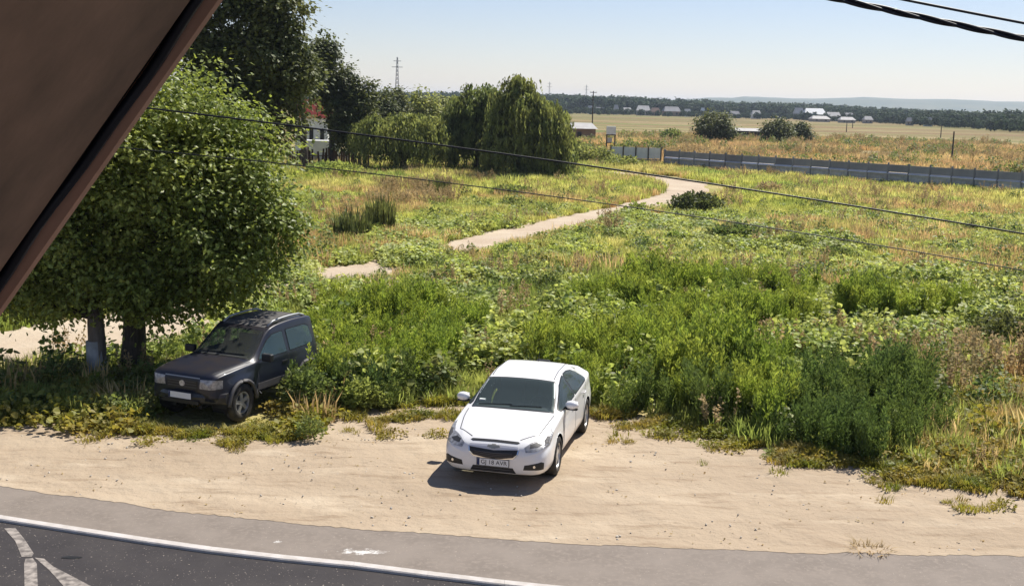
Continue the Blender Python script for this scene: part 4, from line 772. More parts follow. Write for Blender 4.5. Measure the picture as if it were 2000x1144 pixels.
# ------------------------------------------------------------ cars
def pchip(xs, ys, x):
    xs = np.asarray(xs, float); ys = np.asarray(ys, float); o = np.argsort(xs); xs, ys = xs[o], ys[o]; h = np.diff(xs); dl = np.diff(ys)/h; m = np.zeros(len(xs))
    for i in range(1, len(xs)-1):
        if dl[i-1]*dl[i] > 0: w1 = 2*h[i]+h[i-1]; w2 = h[i]+2*h[i-1]; m[i] = (w1+w2)/(w1/dl[i-1]+w2/dl[i])
    m[0], m[-1] = dl[0], dl[-1]; x = np.clip(x, xs[0], xs[-1]); i = np.clip(np.searchsorted(xs, x)-1, 0, len(xs)-2); t = (x-xs[i])/h[i]
    return ys[i]*(2*t**3-3*t*t+1)+h[i]*m[i]*(t**3-2*t*t+t)+ys[i+1]*(-2*t**3+3*t*t)+h[i]*m[i+1]*(t**3-t*t)
def sect(P, per=9):
    """P (k, n, 2): control points per station -> smooth polyline through them (Catmull-Rom)"""
    k, n, _ = P.shape; out = []
    E = np.concatenate([P[:, :1]*[1, 1]-(P[:, 1:2]-P[:, :1]), P, P[:, -1:]+np.stack([-(P[:, -1:, 0]-P[:, -2:-1, 0])*-1, (P[:, -1:, 1]-P[:, -2:-1, 1])*-1], -1)], 1)
    for s in range(n-1):
        a, b, c, d = (E[:, s+q][:, None] for q in range(4)); t = np.linspace(0, 1, per, endpoint=False)[None, :, None]
        T = .36; m1 = (c-a)*T; m2 = (d-b)*T
        out.append(b*(2*t**3-3*t*t+1)+m1*(t**3-2*t*t+t)+c*(-2*t**3+3*t*t)+m2*(t**3-t*t))
    out.append(P[:, -1:]); return np.concatenate(out, 1)
class CarBody:
    def __init__(s, T, x0, x1, nx, paint, wheels, wr, root, holes):
        xs = np.linspace(x0, x1, nx); g = lambda k: pchip([q[0] for q in T[k]], [q[1] for q in T[k]], xs)
        zb, wb, wl, wm, zm, zbe, wbe, zr, wr_, zt = (g(k) for k in ('zb', 'wb', 'wl', 'wm', 'zm', 'zbelt', 'wbelt', 'zrail', 'wrail', 'ztop'))
        Z0 = zb*0
        zl = zb+(zm-zb)*.42
        C = [(Z0, zb), (wb*.6, zb), (wb, zb+.02), (wl, zl), (wm, zm), (wbe+(wm-wbe)*.35, zm+(zbe-zm)*.62), (wbe, zbe), (wbe+(wr_-wbe)*.5+.012*np.sin(PI*np.clip((zr-zbe)/.4, 0, 1)), zbe+(zr-zbe)*.5), (wr_, zr), (wr_*.88, zr+(zt-zr)*.60), (wr_*.5, zr+(zt-zr)*.92), (Z0, zt)]
        P = np.stack([np.stack(c, -1) for c in C], 1); S = sect(P, 9); k, n, _ = S.shape; S[:, 0, 0] = 0; S[:, -1, 0] = 0
        full = np.concatenate([np.concatenate([np.broadcast_to(xs[:, None, None], (k, n, 1)), S], -1), np.concatenate([np.broadcast_to(xs[:, None, None], (k, n, 1)), S*[-1, 1]], -1)[:, ::-1][:, 1:-1]], 1)
        N = full.shape[1]; V = full.reshape(-1, 3); i = np.arange(k-1)[:, None]*N; j = np.arange(N)[None]; j2 = (j+1) % N
        Q = np.stack([i+j, i+N+j, i+N+j2, i+j2], -1).reshape(-1, 4)
        s.bvh = BVHTree.FromPolygons([tuple(v) for v in V], [tuple(int(a) for a in q) for q in Q] + [tuple(range(N))] + [tuple((k-1)*N+a for a in range(N))])
        cen = V[Q].mean(1); keep = np.ones(len(Q), bool)
        for wx in wheels: keep &= ~(((cen[:, 0]-wx)**2+(cen[:, 2]-s_wz(wr))**2 < (wr+.045)**2) & (abs(cen[:, 1]) > .45) & (cen[:, 2] < wr*2.2))
        s.root = root; s.keep = keep; s.V, s.Q, s.cen, s.N, s.k = V, Q, cen, N, k; s.wheels, s.wr = wheels, wr; s.paint = paint
    def hole(s, poly3, d, shrink=.012):
        A, B, c0, P = s.plane(poly3, d); q = np.stack([(s.cen-c0)@A, (s.cen-c0)@B], -1); ins = inpoly(q[:, 0], q[:, 1], P+(P.mean(0)-P)/np.linalg.norm(P.mean(0)-P, axis=1)[:, None]*shrink)
        nrm = np.cross(s.V[s.Q[:, 1]]-s.V[s.Q[:, 0]], s.V[s.Q[:, 3]]-s.V[s.Q[:, 0]]); side = (nrm@np.asarray(d, float)); cmid = np.array([0, 0, .7])
        s.keep &= ~(ins & (((s.cen-cmid)@np.asarray(d, float)) > .05) & (abs(side) > 1e-7))
    def finish(s):
        V = s.V.copy(); Q = s.Q[s.keep]
        for wx in s.wheels:
            r = s.wr+.045; dx = V[:, 0]-wx; dz = V[:, 2]-s_wz(s.wr); rr = np.hypot(dx, dz); k = (abs(rr-r) < .022) & (abs(V[:, 1]) > .45) & (V[:, 2] < s.wr*2.3); V[k, 0] = wx+dx[k]*r/rr[k]; V[k, 2] = s_wz(s.wr)+dz[k]*r/rr[k]
        return obj('body', npmesh('body', V, [Q, np.arange(s.N)[None], ((s.k-1)*s.N+np.arange(s.N))[None, ::-1]], True), s.paint, s.root)
    def plane(s, poly3, d):
        d = np.asarray(d, float); d /= np.linalg.norm(d); A = np.cross([0, 0, 1.] if abs(d[2]) < .99 else [1., 0, 0], d); A /= np.linalg.norm(A); B = np.cross(d, A); P3 = np.asarray(poly3, float); c0 = P3.mean(0)
        return A, B, c0, np.stack([(P3-c0)@A, (P3-c0)@B], -1)
    def cast(s, p, d, off=0):
        d = Vector(d).normalized(); h = s.bvh.ray_cast(Vector(p)+d*1.6, -d, 3.0)
        if h[0] is None: return Vector(p)
        n = h[1]; n = n if n.dot(d) > 0 else -n
        return h[0]+n*off
    def patch(s, name, poly3, d, m, off=.004, thick=.012, grid=.04, parent=None, smooth=True):
        A, B, c0, P = s.plane(poly3, d); lo, hi = P.min(0), P.max(0); dense = []
        for a, b in zip(P, np.roll(P, -1, 0)):
            n = max(1, int(np.linalg.norm(b-a)/grid)); dense += [a+(b-a)*q/n for q in range(n)]
        D = np.array(dense); nb = len(D); gx_ = np.arange(lo[0]+grid*.5, hi[0], grid); gy_ = np.arange(lo[1]+grid*.5, hi[1], grid)
        if len(gx_) and len(gy_):
            G = np.stack(np.meshgrid(gx_, gy_), -1).reshape(-1, 2); G = G[inpoly(G[:, 0], G[:, 1], D)]
            if len(G): G = G[np.array([np.min(np.linalg.norm(D-g, axis=1)) > grid*.45 for g in G])]
            D = np.concatenate([D, G]) if len(G) else D
        r = delaunay_2d_cdt([Vector(v) for v in D], [(i, (i+1) % nb) for i in range(nb)], [], 1, 1e-5)
        pts = [s.cast(c0+A*v.x+B*v.y, d, off) for v in r[0]]; dv = np.asarray(d, float)/np.linalg.norm(d)
        Vv = np.array([list(p) for p in pts]); F = [list(f) for f in r[2]]
        # rim
        cnt = {}
        for f in F:
            for a, b in zip(f, f[1:]+f[:1]): cnt[(a, b)] = cnt.get((a, b), 0)+1
        rim = [(a, b) for (a, b) in cnt if (b, a) not in cnt]; V2 = Vv-dv*thick; n = len(Vv); mb = MB(); mb.add(np.concatenate([Vv, V2]), F+[[a, a+n, b+n, b] for a, b in rim])
        return mb.build(name, m, parent if parent is not None else s.root, False)
    def line(s, name, pts, d, m, w=.012, off=.003, parent=None, closed=False, lift=.004):
        P = [np.asarray(p, float) for p in pts];
        if closed: P.append(P[0])
        Q = []
        for a, b in zip(P[:-1], P[1:]):
            n = max(1, int(np.linalg.norm(b-a)/.05)); Q += [a+(b-a)*q/n for q in range(n)]
        Q.append(P[-1]); Q = np.array(Q); T = np.gradient(Q, axis=0); dv = np.asarray(d, float)/np.linalg.norm(d); T -= (T@dv)[:, None]*dv; T /= np.linalg.norm(T, axis=1)[:, None]+1e-9; S_ = np.cross(T, dv)
        L_ = np.array([list(s.cast(q+e*w/2, d, off)) for q, e in zip(Q, S_)]); R2 = np.array([list(s.cast(q-e*w/2, d, off)) for q, e in zip(Q, S_)]); n = len(Q); k = np.arange(n-1)
        V = np.concatenate([L_, R2, L_-dv*.01, R2-dv*.01]); return MB().add(V, np.concatenate([np.stack([k, k+1, n+k+1, n+k], -1), np.stack([2*n+k, 2*n+k+1, k+1, k], -1), np.stack([n+k, n+k+1, 3*n+k+1, 3*n+k], -1)])).build(name, m, parent if parent is not None else s.root)
def s_wz(wr): return wr
def mirx(P): return [(x, -y, z) for x, y, z in P][::-1]
M['paintwhite'] = mat('white_car_paint', (.80, .79, .78), rough=.35, spec=.5, coat=.6, back=(.04, .04, .045), dirt=(.66, .62, .56), dirt_amt=.18)
M['paintdark'] = mat('dark_blue_car_paint', (.010, .013, .026), rough=.38, spec=.35, coat=.3, back=(.03, .03, .032), dirt=(.034, .026, .023), dirt_amt=1.0, dust=True)
M['dusty'] = mat('dusty_roof_panel', (.10, .095, .09), (.05, .045, .045), rough=.75, scale=5, detail=8)
def glass_mat(name, tint, mixf, col_):
    m = bpy.data.materials.new(name); m.use_nodes = True; n = m.node_tree.nodes; l = m.node_tree.links; b = n['Principled BSDF']; b.inputs['Base Color'].default_value = (*col_, 1); b.inputs['Roughness'].default_value = .04; b.inputs['Specular IOR Level'].default_value = .6
    t = n.new('ShaderNodeBsdfTransparent'); t.inputs[0].default_value = (*tint, 1); x = n.new('ShaderNodeMixShader'); x.inputs[0].default_value = mixf; l.new(t.outputs[0], x.inputs[1]); l.new(b.outputs[0], x.inputs[2]); l.new(x.outputs[0], n['Material Output'].inputs[0]); return m
M['glass'] = glass_mat('tinted_reflection_glass', (.72, .82, .80), .42, (.10, .13, .13)); M['glassdusty'] = glass_mat('dusty_glass', (.5, .56, .55), .42, (.09, .095, .085)); M['lens'] = glass_mat('lamp_lens', (.9, .9, .9), .12, (.25, .25, .26))  # saloon panes: lightened base colour stands in for reflections
M['glassrear'] = glass_mat('teal_reflection_glass', (.45, .62, .64), .45, (.09, .15, .17))  # teal reflections of the side windows are put into the glass colour
M['chrome'] = mat('chrome', (.7, .7, .72), rough=.18, metal=1); M['lampsilver'] = mat('lamp_reflector', (.62, .61, .62), (.30, .30, .31), rough=.3, metal=.35, scale=18); M['alloy'] = mat('alloy_rim', (.55, .55, .56), rough=.35, metal=.6, dirt=(.3, .26, .2), dirt_amt=.5)
M['barsilver'] = mat('pale_silver_bar', (.70, .68, .68), rough=.35, metal=.2); M['tyre'] = mat('tyre_rubber', (.02, .02, .02), (.06, .052, .042), rough=.9, scale=6, bump=.003); M['seat'] = mat('seat_fabric', (.05, .05, .055), rough=.9); M['plate'] = mat('number_plate', (.75, .75, .74), rough=.4); M['bluestrip'] = mat('plate_blue_band', (.01, .025, .10), rough=.4)
M['seal'] = mat('rubber_seal', (.01, .01, .012), rough=.5); M['gold'] = mat('gold_emblem', (.48, .44, .34), rough=.3, metal=.6); M['amber'] = mat('amber_lens', (.5, .2, .02), rough=.2); M['tail'] = mat('red_tail_lens', (.35, .01, .01), rough=.2); M['seam'] = mat('panel_gap', (.05, .05, .055), rough=.7)
M['trimgrey'] = mat('grey_plastic_trim', (.09, .085, .085), rough=.6)
def wheel(parent, x, side, y, r, width, rim_r, spokes, steer=0, m_rim='alloy'):
    h = MB().lathe([(-width*.2, .02), (-width*.2, rim_r*.55), (width*.1, rim_r*.55), (width*.1, .02)], 20, 'y').build('wheel', M['steel'], parent); h.location = (x, y*side, r); h.rotation_euler = (0, 0, steer)
    w = width/2; prof = [(-w*.9, rim_r), (-w, rim_r+.02), (-w*1.02, (rim_r+r)/2), (-w*.85, r-.012), (-w*.6, r), (w*.6, r), (w*.85, r-.012), (w*1.02, (rim_r+r)/2), (w, rim_r+.02), (w*.9, rim_r), (-w*.9, rim_r)]
    MB().lathe(prof, 40, 'y').build('tyre', M['tyre'], h, True)
    mb = MB(); o = side*w*.85; mb.lathe([(o, rim_r+.004), (o, rim_r-.018), (o-side*.05, rim_r-.03), (-o, rim_r-.03)], 40, 'y'); mb.lathe([(o-side*.01, .0), (o-side*.01, .055), (o-side*.04, .07)], 16, 'y')
    for k in range(spokes):
        a = 2*PI*k/spokes+.2; ca, sa = math.cos(a), math.sin(a); wd0, wd1 = .035, .055 if spokes < 7 else .03
        V = [(q*ca-e*sa, yy, q*sa+e*ca) for (q, e) in ((.03, -wd0), (.03, wd0), (rim_r-.015, wd1*.7), (rim_r-.015, -wd1*.7)) for yy in (o-side*.012, o-side*.04)]
        mb.add(V, [[0, 2, 4, 6], [1, 7, 5, 3], [0, 1, 3, 2], [4, 5, 7, 6], [2, 3, 5, 4], [6, 7, 1, 0]])
    mb.build('rim', M[m_rim], h); return h
def seat(parent, x, y, w=.5, name='seat'):
    mb = MB(); mb.box(x-.28, x+.26, y-w/2, y+w/2, .38, .56); Mr = Matrix.Translation((x-.25, y, .5))@Matrix.Rotation(R(-16), 4, 'Y'); mb.box(-.07, .07, -w/2+.02, w/2-.02, 0, .62, Mr); mb.box(-.05, .05, -.13, .13, .66, .84, Mr)
    o = mb.build(name, M['seat'], parent); bv = o.modifiers.new('b', 'BEVEL'); bv.width = .03; bv.segments = 2; return o
def text(name, s, size, M4, m, parent, depth=.002):
    cu = bpy.data.curves.new(name, 'FONT'); cu.body = s; cu.size = size; cu.extrude = depth; cu.align_x = 'CENTER'; cu.align_y = 'CENTER'; t = bpy.data.objects.new('tmp', cu); col.objects.link(t); dg = bpy.context.evaluated_depsgraph_get(); me = bpy.data.meshes.new_from_object(t.evaluated_get(dg)); bpy.data.objects.remove(t); me.materials.clear()
    o = obj(name, me, m, parent); o.matrix_local = M4; return o
def facing(loc, rz=0, tilt=0): return Matrix.Translation(loc)@Matrix.Rotation(rz, 4, 'Z')@Matrix.Rotation(R(90)-tilt, 4, 'X')@Matrix.Identity(4)
FX = Matrix(((0, 0, 1, 0), (1, 0, 0, 0), (0, 1, 0, 0), (0, 0, 0, 1)))      # text plane facing +X

# ---- white saloon
def white_car():
    root = tag(empty('white_saloon_car', (.292, 20.445, .012), -1.8035), 'white four-door saloon parked on the bare dirt in front of the weeds', 'car')
    T = dict(
        ztop=[(2.29, .56), (2.26, .64), (2.2, .70), (2.08, .765), (1.9, .83), (1.6, .905), (1.3, .95), (1.08, .975), (.98, 1.005), (.65, 1.165), (.34, 1.325), (.2, 1.36), (-.2, 1.405), (-.7, 1.405), (-1.05, 1.365), (-1.4, 1.26), (-1.75, 1.15), (-1.95, 1.115), (-2.2, 1.09), (-2.29, .98), (-2.33, .8)],
        zrail=[(2.29, .55), (2.26, .62), (2.2, .675), (2.08, .735), (1.9, .80), (1.6, .875), (1.3, .93), (1.08, .95), (.98, .965), (.65, 1.135), (.34, 1.29), (.2, 1.335), (-.2, 1.385), (-.7, 1.38), (-1.05, 1.335), (-1.4, 1.21), (-1.75, 1.10), (-1.95, 1.075), (-2.2, 1.05), (-2.29, .94), (-2.33, .78)],
        wrail=[(2.29, .36), (2.26, .46), (2.2, .55), (2.08, .62), (1.9, .66), (1.6, .69), (1.3, .70), (1.0, .70), (.6, .655), (.25, .60), (-.25, .575), (-.7, .565), (-1.1, .56), (-1.5, .58), (-1.9, .62), (-2.2, .58), (-2.33, .45)],
        zbelt=[(2.29, .53), (2.26, .585), (2.2, .63), (2.08, .68), (1.9, .75), (1.6, .83), (1.3, .875), (1.0, .91), (.2, .955), (-.7, .985), (-1.4, 1.01), (-1.9, 1.0), (-2.2, .97), (-2.29, .88), (-2.33, .75)],
        wbelt=[(2.29, .50), (2.26, .64), (2.2, .73), (2.08, .80), (1.9, .835), (1.6, .845), (1.3, .85), (.5, .855), (-.7, .86), (-1.3, .85), (-1.8, .815), (-2.15, .74), (-2.28, .62), (-2.33, .5)],
        zm=[(2.29, .46), (1.9, .58), (-1.9, .62), (-2.33, .6)],
        wm=[(2.29, .56), (2.26, .70), (2.2, .785), (2.08, .845), (1.9, .878), (1.6, .888), (1.34, .897), (.5, .885), (-.5, .885), (-1.34, .897), (-1.8, .875), (-2.1, .81), (-2.25, .72), (-2.33, .6)],
        wl=[(2.29, .57), (2.26, .71), (2.2, .79), (2.08, .84), (1.9, .87), (1.6, .875), (1.34, .885), (.5, .875), (-1.34, .885), (-1.8, .86), (-2.1, .80), (-2.25, .71), (-2.33, .6)],
        wb=[(2.29, .42), (2.2, .66), (2.08, .74), (1.9, .78), (1.5, .80), (-1.5, .80), (-1.9, .78), (-2.33, .5)],
        zb=[(2.29, .30), (2.26, .235), (2.15, .205), (1.8, .19), (-1.8, .2), (-2.1, .25), (-2.33, .35)])
    B = CarBody(T, 2.29, -2.33, 330, M['paintwhite'], (1.345, -1.34), .325, root, None)
    ws = [(1.0, -.70, .945), (1.03, -.35, .962), (1.04, 0, .967), (1.03, .35, .962), (1.0, .70, .945), (.65, .65, 1.12), (.31, .575, 1.30), (.31, .28, 1.325), (.31, 0, 1.33), (.31, -.28, 1.325), (.31, -.575, 1.30), (.65, -.65, 1.12)]
    rw = [(-1.46, -.50, 1.20), (-1.46, 0, 1.22), (-1.46, .50, 1.20), (-1.7, .56, 1.15), (-1.7, 0, 1.17), (-1.7, -.56, 1.15)]
    fd = [(.88, .8, .965), (.58, .8, 1.12), (.28, .8, 1.26), (.0, .8, 1.33), (-.14, .8, 1.35), (-.16, .8, .995), (.3, .8, .98)]
    rd = [(-.24, .8, 1.355), (-.55, .8, 1.345), (-.85, .8, 1.295), (-1.12, .8, 1.20), (-1.33, .8, 1.085), (-1.36, .8, 1.055), (-1.25, .8, 1.03), (-.25, .8, .998)]
    dW, dR, L, Rr = (1, 0, .75), (-1, 0, 1.4), (0, 1, .12), (0, -1, .12)
    for p, d in ((ws, dW), (rw, dR)): B.hole(p, d)
    for p in (fd, rd): B.hole(p, L); B.hole(mirx(p), Rr)
    body = B.finish()
    B.line('windshield_seal', ws, dW, M['seal'], .05, .004, closed=True)
    w_ = B.patch('windshield', ws, dW, M['glass'], .007, .006, .06)
    B.line('rear_window_seal', rw, dR, M['seal'], .05, .004, closed=True); B.patch('rear_window', rw, dR, M['glass'], .007, .006, .06)
    for p in (fd, rd):
        for q, d in ((p, L), (mirx(p), Rr)): B.line('window_seal', q, d, M['seal'], .04, .004, closed=True); B.patch('side_window', q, d, M['glass'], .007, .006, .06)
    for q, d in (([(-.14, .8, 1.345), (-.25, .8, 1.35), (-.26, .8, 1.0), (-.15, .8, 1.0)], L),):
        B.patch('door_pillar', q, d, M['black'], .006, .006, .06); B.patch('door_pillar', mirx(q), Rr, M['black'], .006, .006, .06)
    # front: slim upper slot, bar with emblem, main grille, lower intake, fog lamps, headlights
    f = (1, 0, .12)
    B.patch('upper_grille', [(2.2, y, z) for y, z in ((-.41, .735), (-.38, .762), (0, .772), (.38, .762), (.41, .735), (.37, .71), (0, .718), (-.37, .71))], (1, 0, .5), M['black'], .003, .02, .03)
    B.patch('grille', [(2.3, y, z) for y, z in ((-.41, .635), (0, .605), (.41, .635), (.395, .56), (.33, .50), (.14, .468), (0, .46), (-.14, .468), (-.33, .50), (-.395, .56))], f, M['black'], .004, .02, .03)
    for z in (.52, .545, .57): B.line('grille_bar', [(2.3, -.31, z), (2.3, 0, z-.012), (2.3, .31, z)], f, M['trimgrey'], .009, .012)
    B.line('chrome_surround', [(2.3, y, z) for y, z in ((-.41, .635), (-.395, .56), (-.33, .50), (-.14, .468), (0, .46), (.14, .468), (.33, .50), (.395, .56), (.41, .635))], f, M['chrome'], .018, .010)
    B.patch('grille_crossbar', [(2.3, y, z) for y, z in ((-.40, .69), (0, .70), (.40, .69), (.41, .645), (0, .615), (-.41, .645))], (1, 0, .3), M['barsilver'], .010, .014, .03)
    c = B.cast((2.3, 0, .655), (1, 0, .2), .012)
    em = [(c.x, y, c.z+z) for y, z in ((-.085, -.012), (-.03, -.018), (-.024, -.03), (.024, -.03), (.03, -.018), (.085, -.012), (.075, .02), (.03, .018), (.024, .03), (-.024, .03), (-.03, .018), (-.075, .02))]
    B.patch('emblem', [(x_, y_*1.25, .655+(z_-.655)*1.1) for x_, y_, z_ in em], (1, 0, .2), M['gold'], .026, .014, .02)
    B.patch('lower_intake', [(2.3, y, z) for y, z in ((-.33, .335), (.33, .335), (.38, .245), (-.38, .245))], (1, 0, .0), M['black'], .004, .02, .03)
    for z in (.27, .30): B.line('intake_bar', [(2.3, -.34, z), (2.3, .34, z)], (1, 0, 0), M['trimgrey'], .008, .012)
    for s in (1, -1):
        hp = [(2.16, .46*s, .655), (2.17, .47*s, .575), (2.12, .60*s, .585), (2.02, .74*s, .625), (1.90, .83*s, .665), (1.72, .86*s, .79), (1.62, .82*s, .86), (1.78, .78*s, .81), (1.93, .73*s, .765), (2.02, .66*s, .755), (2.10, .56*s, .715)]
        if s < 0: hp = hp[::-1]
        d = (1, .62*s, .28); B.patch('headlight', hp, d, M['lampsilver'], .004, .02, .03); hl = B.patch('headlight_lens', hp, d, M['lens'], .012, .008, .05)
        hp2 = [(2.12, .53*s, .635), (2.07, .64*s, .645), (2.0, .71*s, .675), (2.04, .64*s, .72), (2.10, .54*s, .69)]; B.patch('headlight_bowl', hp2 if s > 0 else hp2[::-1], d, M['black'], .0055, .01, .02); hp3 = [(2.0, .76*s, .675), (1.92, .80*s, .70), (1.78, .82*s, .775), (1.84, .79*s, .785), (1.95, .75*s, .735)]; B.patch('headlight_bowl', hp3 if s > 0 else hp3[::-1], d, M['trimgrey'], .0055, .01, .02)
        fp = [(2.2, .46*s, .32), (2.2, .48*s, .40), (2.12, .73*s, .46), (2.1, .78*s, .44), (2.1, .775*s, .335)]; d2 = (1, .45*s, 0); B.patch('fog_light_recess', fp if s > 0 else fp[::-1], d2, M['black'], .004, .02, .03)
        a = np.linspace(0, 2*PI, 12, endpoint=False); c0 = np.array([2.15, .62*s, .385]); B.patch('fog_light', [tuple(c0+[0, math.cos(q)*.022*s, math.sin(q)*.022]) for q in a], d2, M['chrome'], .014, .01, .02)
        B.line('roof_ditch', [(.24, .56*s, 1.37), (-.2, .545*s, 1.4), (-.7, .54*s, 1.4), (-1.1, .53*s, 1.35)], (0, .25*s, 1), M['seam'], .014, .002)
        # hood edge, door gaps, handles
        B.line('panel_gap', [(2.1, .40*s, .77), (1.9, .66*s, .81), (1.5, .715*s, .9), (1.1, .745*s, .95)], (0, 0, 1), M['seam'], .015, .002)
        sd_ = (0, s, .1)
        B.line('panel_gap', [(.93, .9*s, .93), (.90, .9*s, .6), (.86, .9*s, .27)], sd_, M['seam'], .015, .002); B.line('panel_gap', [(-.18, .9*s, .99), (-.19, .9*s, .6), (-.17, .9*s, .27)], sd_, M['seam'], .015, .002)
        B.line('panel_gap', [(-1.25, .9*s, 1.0), (-1.1, .9*s, .75), (-.95, .9*s, .55), (-.9, .9*s, .3)], sd_, M['seam'], .015, .002); B.line('panel_gap', [(.86, .9*s, .27), (-.9, .9*s, .27)], sd_, M['seam'], .015, .002)
        for x in (-.02, -1.02): 
            p = B.cast((x, .9*s, .86), sd_); MB().tube([p+Vector((.09, 0, 0)), p+Vector((.06, .03*s, .005)), p+Vector((-.06, .03*s, .005)), p+Vector((-.09, 0, 0))], .012, 8).build('door_handle', M['paintwhite'], root, True)
        p = B.cast((.66, .9*s, .97), sd_); mp = MB(); bm = bmesh.new(); bmesh.ops.create_uvsphere(bm, u_segments=20, v_segments=12, radius=1)
        for v in bm.verts: v.co = Vector((v.co.x*.075+(.02 if v.co.x > 0 else 0), v.co.y*.115, v.co.z*.075)); v.co.x = max(v.co.x, -.045)
        me = bpy.data.meshes.new('mirror'); bm.to_mesh(me); bm.free(); [setattr(q, 'use_smooth', True) for q in me.polygons]
        mo = obj('mirror', me, M['paintwhite'], root, (p.x, p.y+.13*s, 1.03)); MB().tube([(0, -.13*s, -.06), (0, -.04*s, -.05)], .022, 8).build('mirror_arm', M['black'], mo); MB().box(-.049, -.045, -.095, .095, -.055, .055).build('mirror_glass', M['chrome'], mo); MB().box(-.03, .07, -.10, .10, -.078, -.06).build('mirror_base', M['black'], mo)
        B.patch('tail_light', [(-2.2, .5*s, .98), (-2.2, .5*s, .8), (-2.1, .78*s, .8), (-2.1, .76*s, .96)][::s], (-1, .6*s, 0), M['tail'], .004, .02, .04)
        for x in (1.345, -1.34): wheel(root, x, s, .79, .325, .205, .215, 5)
        for x in (1.345, -1.34):
            a = np.linspace(-.35, PI+.35, 20); V = [(x+.375*math.cos(q), yy*s, .325+.375*math.sin(q)) for q in a for yy in (.50, .84)]; k = np.arange(19)*2; MB().add(V, np.stack([k, k+1, k+3, k+2], -1)).build('wheel_arch', M['black'], root)
    # number plate
    c = B.cast((2.3, 0, .415), (1, 0, 0), .012); pl = MB().box(-.004, .004, -.26, .26, -.055, .055).build('number_plate', M['plate'], root, loc=(c.x+.006, 0, .405)); MB().box(.0042, .0056, -.258, -.218, -.053, .053).build('blue_band', M['bluestrip'], pl); MB().box(-.001, .001, -.27, .27, -.063, .063).build('plate_holder', M['black'], pl).location = (-.006, 0, 0)
    text('plate_lettering', 'GJ 18 AVR', .098, Matrix.Translation((.005, .02, 0))@FX, M['seal'], pl, .0008)
    # wipers, antenna, cabin
    for y0, y1 in ((-.60, -.02), (-.05, .50)):
        pts = [list(B.cast((1.0-.06*abs(q), y0+(y1-y0)*q, 1.0), dW, .018)) for q in np.linspace(0, 1, 6)]; MB().tube(pts, .008, 5).build('wiper', M['black'], root)
    MB().tube([(-1.0, 0, 1.37), (-1.1, 0, 1.52)], [.007, .003], 6).build('antenna', M['black'], root)
    MB().box(-1.9, 1.3, -.76, .76, .23, .27).build('floor_pan', M['seal'], root)
    db = MB(); a = np.array([(.98, .93), (.75, .955), (.52, .90), (.42, .75), (.50, .5)]); V = [(x, y, z) for y in (-.68, .68) for x, z in a]; db.add(V, [[k, k+1, k+6, k+5] for k in range(4)]+[[0, 1, 2, 3, 4], [9, 8, 7, 6, 5]]); db.build('dashboard', M['trimgrey'], root)
    sw = [(.40+.09*math.cos(q)*-.5, .36+.18*math.sin(q), .90+.17*math.cos(q)) for q in np.linspace(0, 2*PI, 21)]; MB().tube(sw, .014, 6, False).build('steering_wheel', M['black'], root)
    seat(root, -.15, .36); seat(root, -.15, -.36); seat(root, -1.0, 0, 1.25, 'rear_seat')
    MB().box(.80, .88, -.62, -.52, 1.03, 1.06).build('sticker', M['white'], root)
white_car()

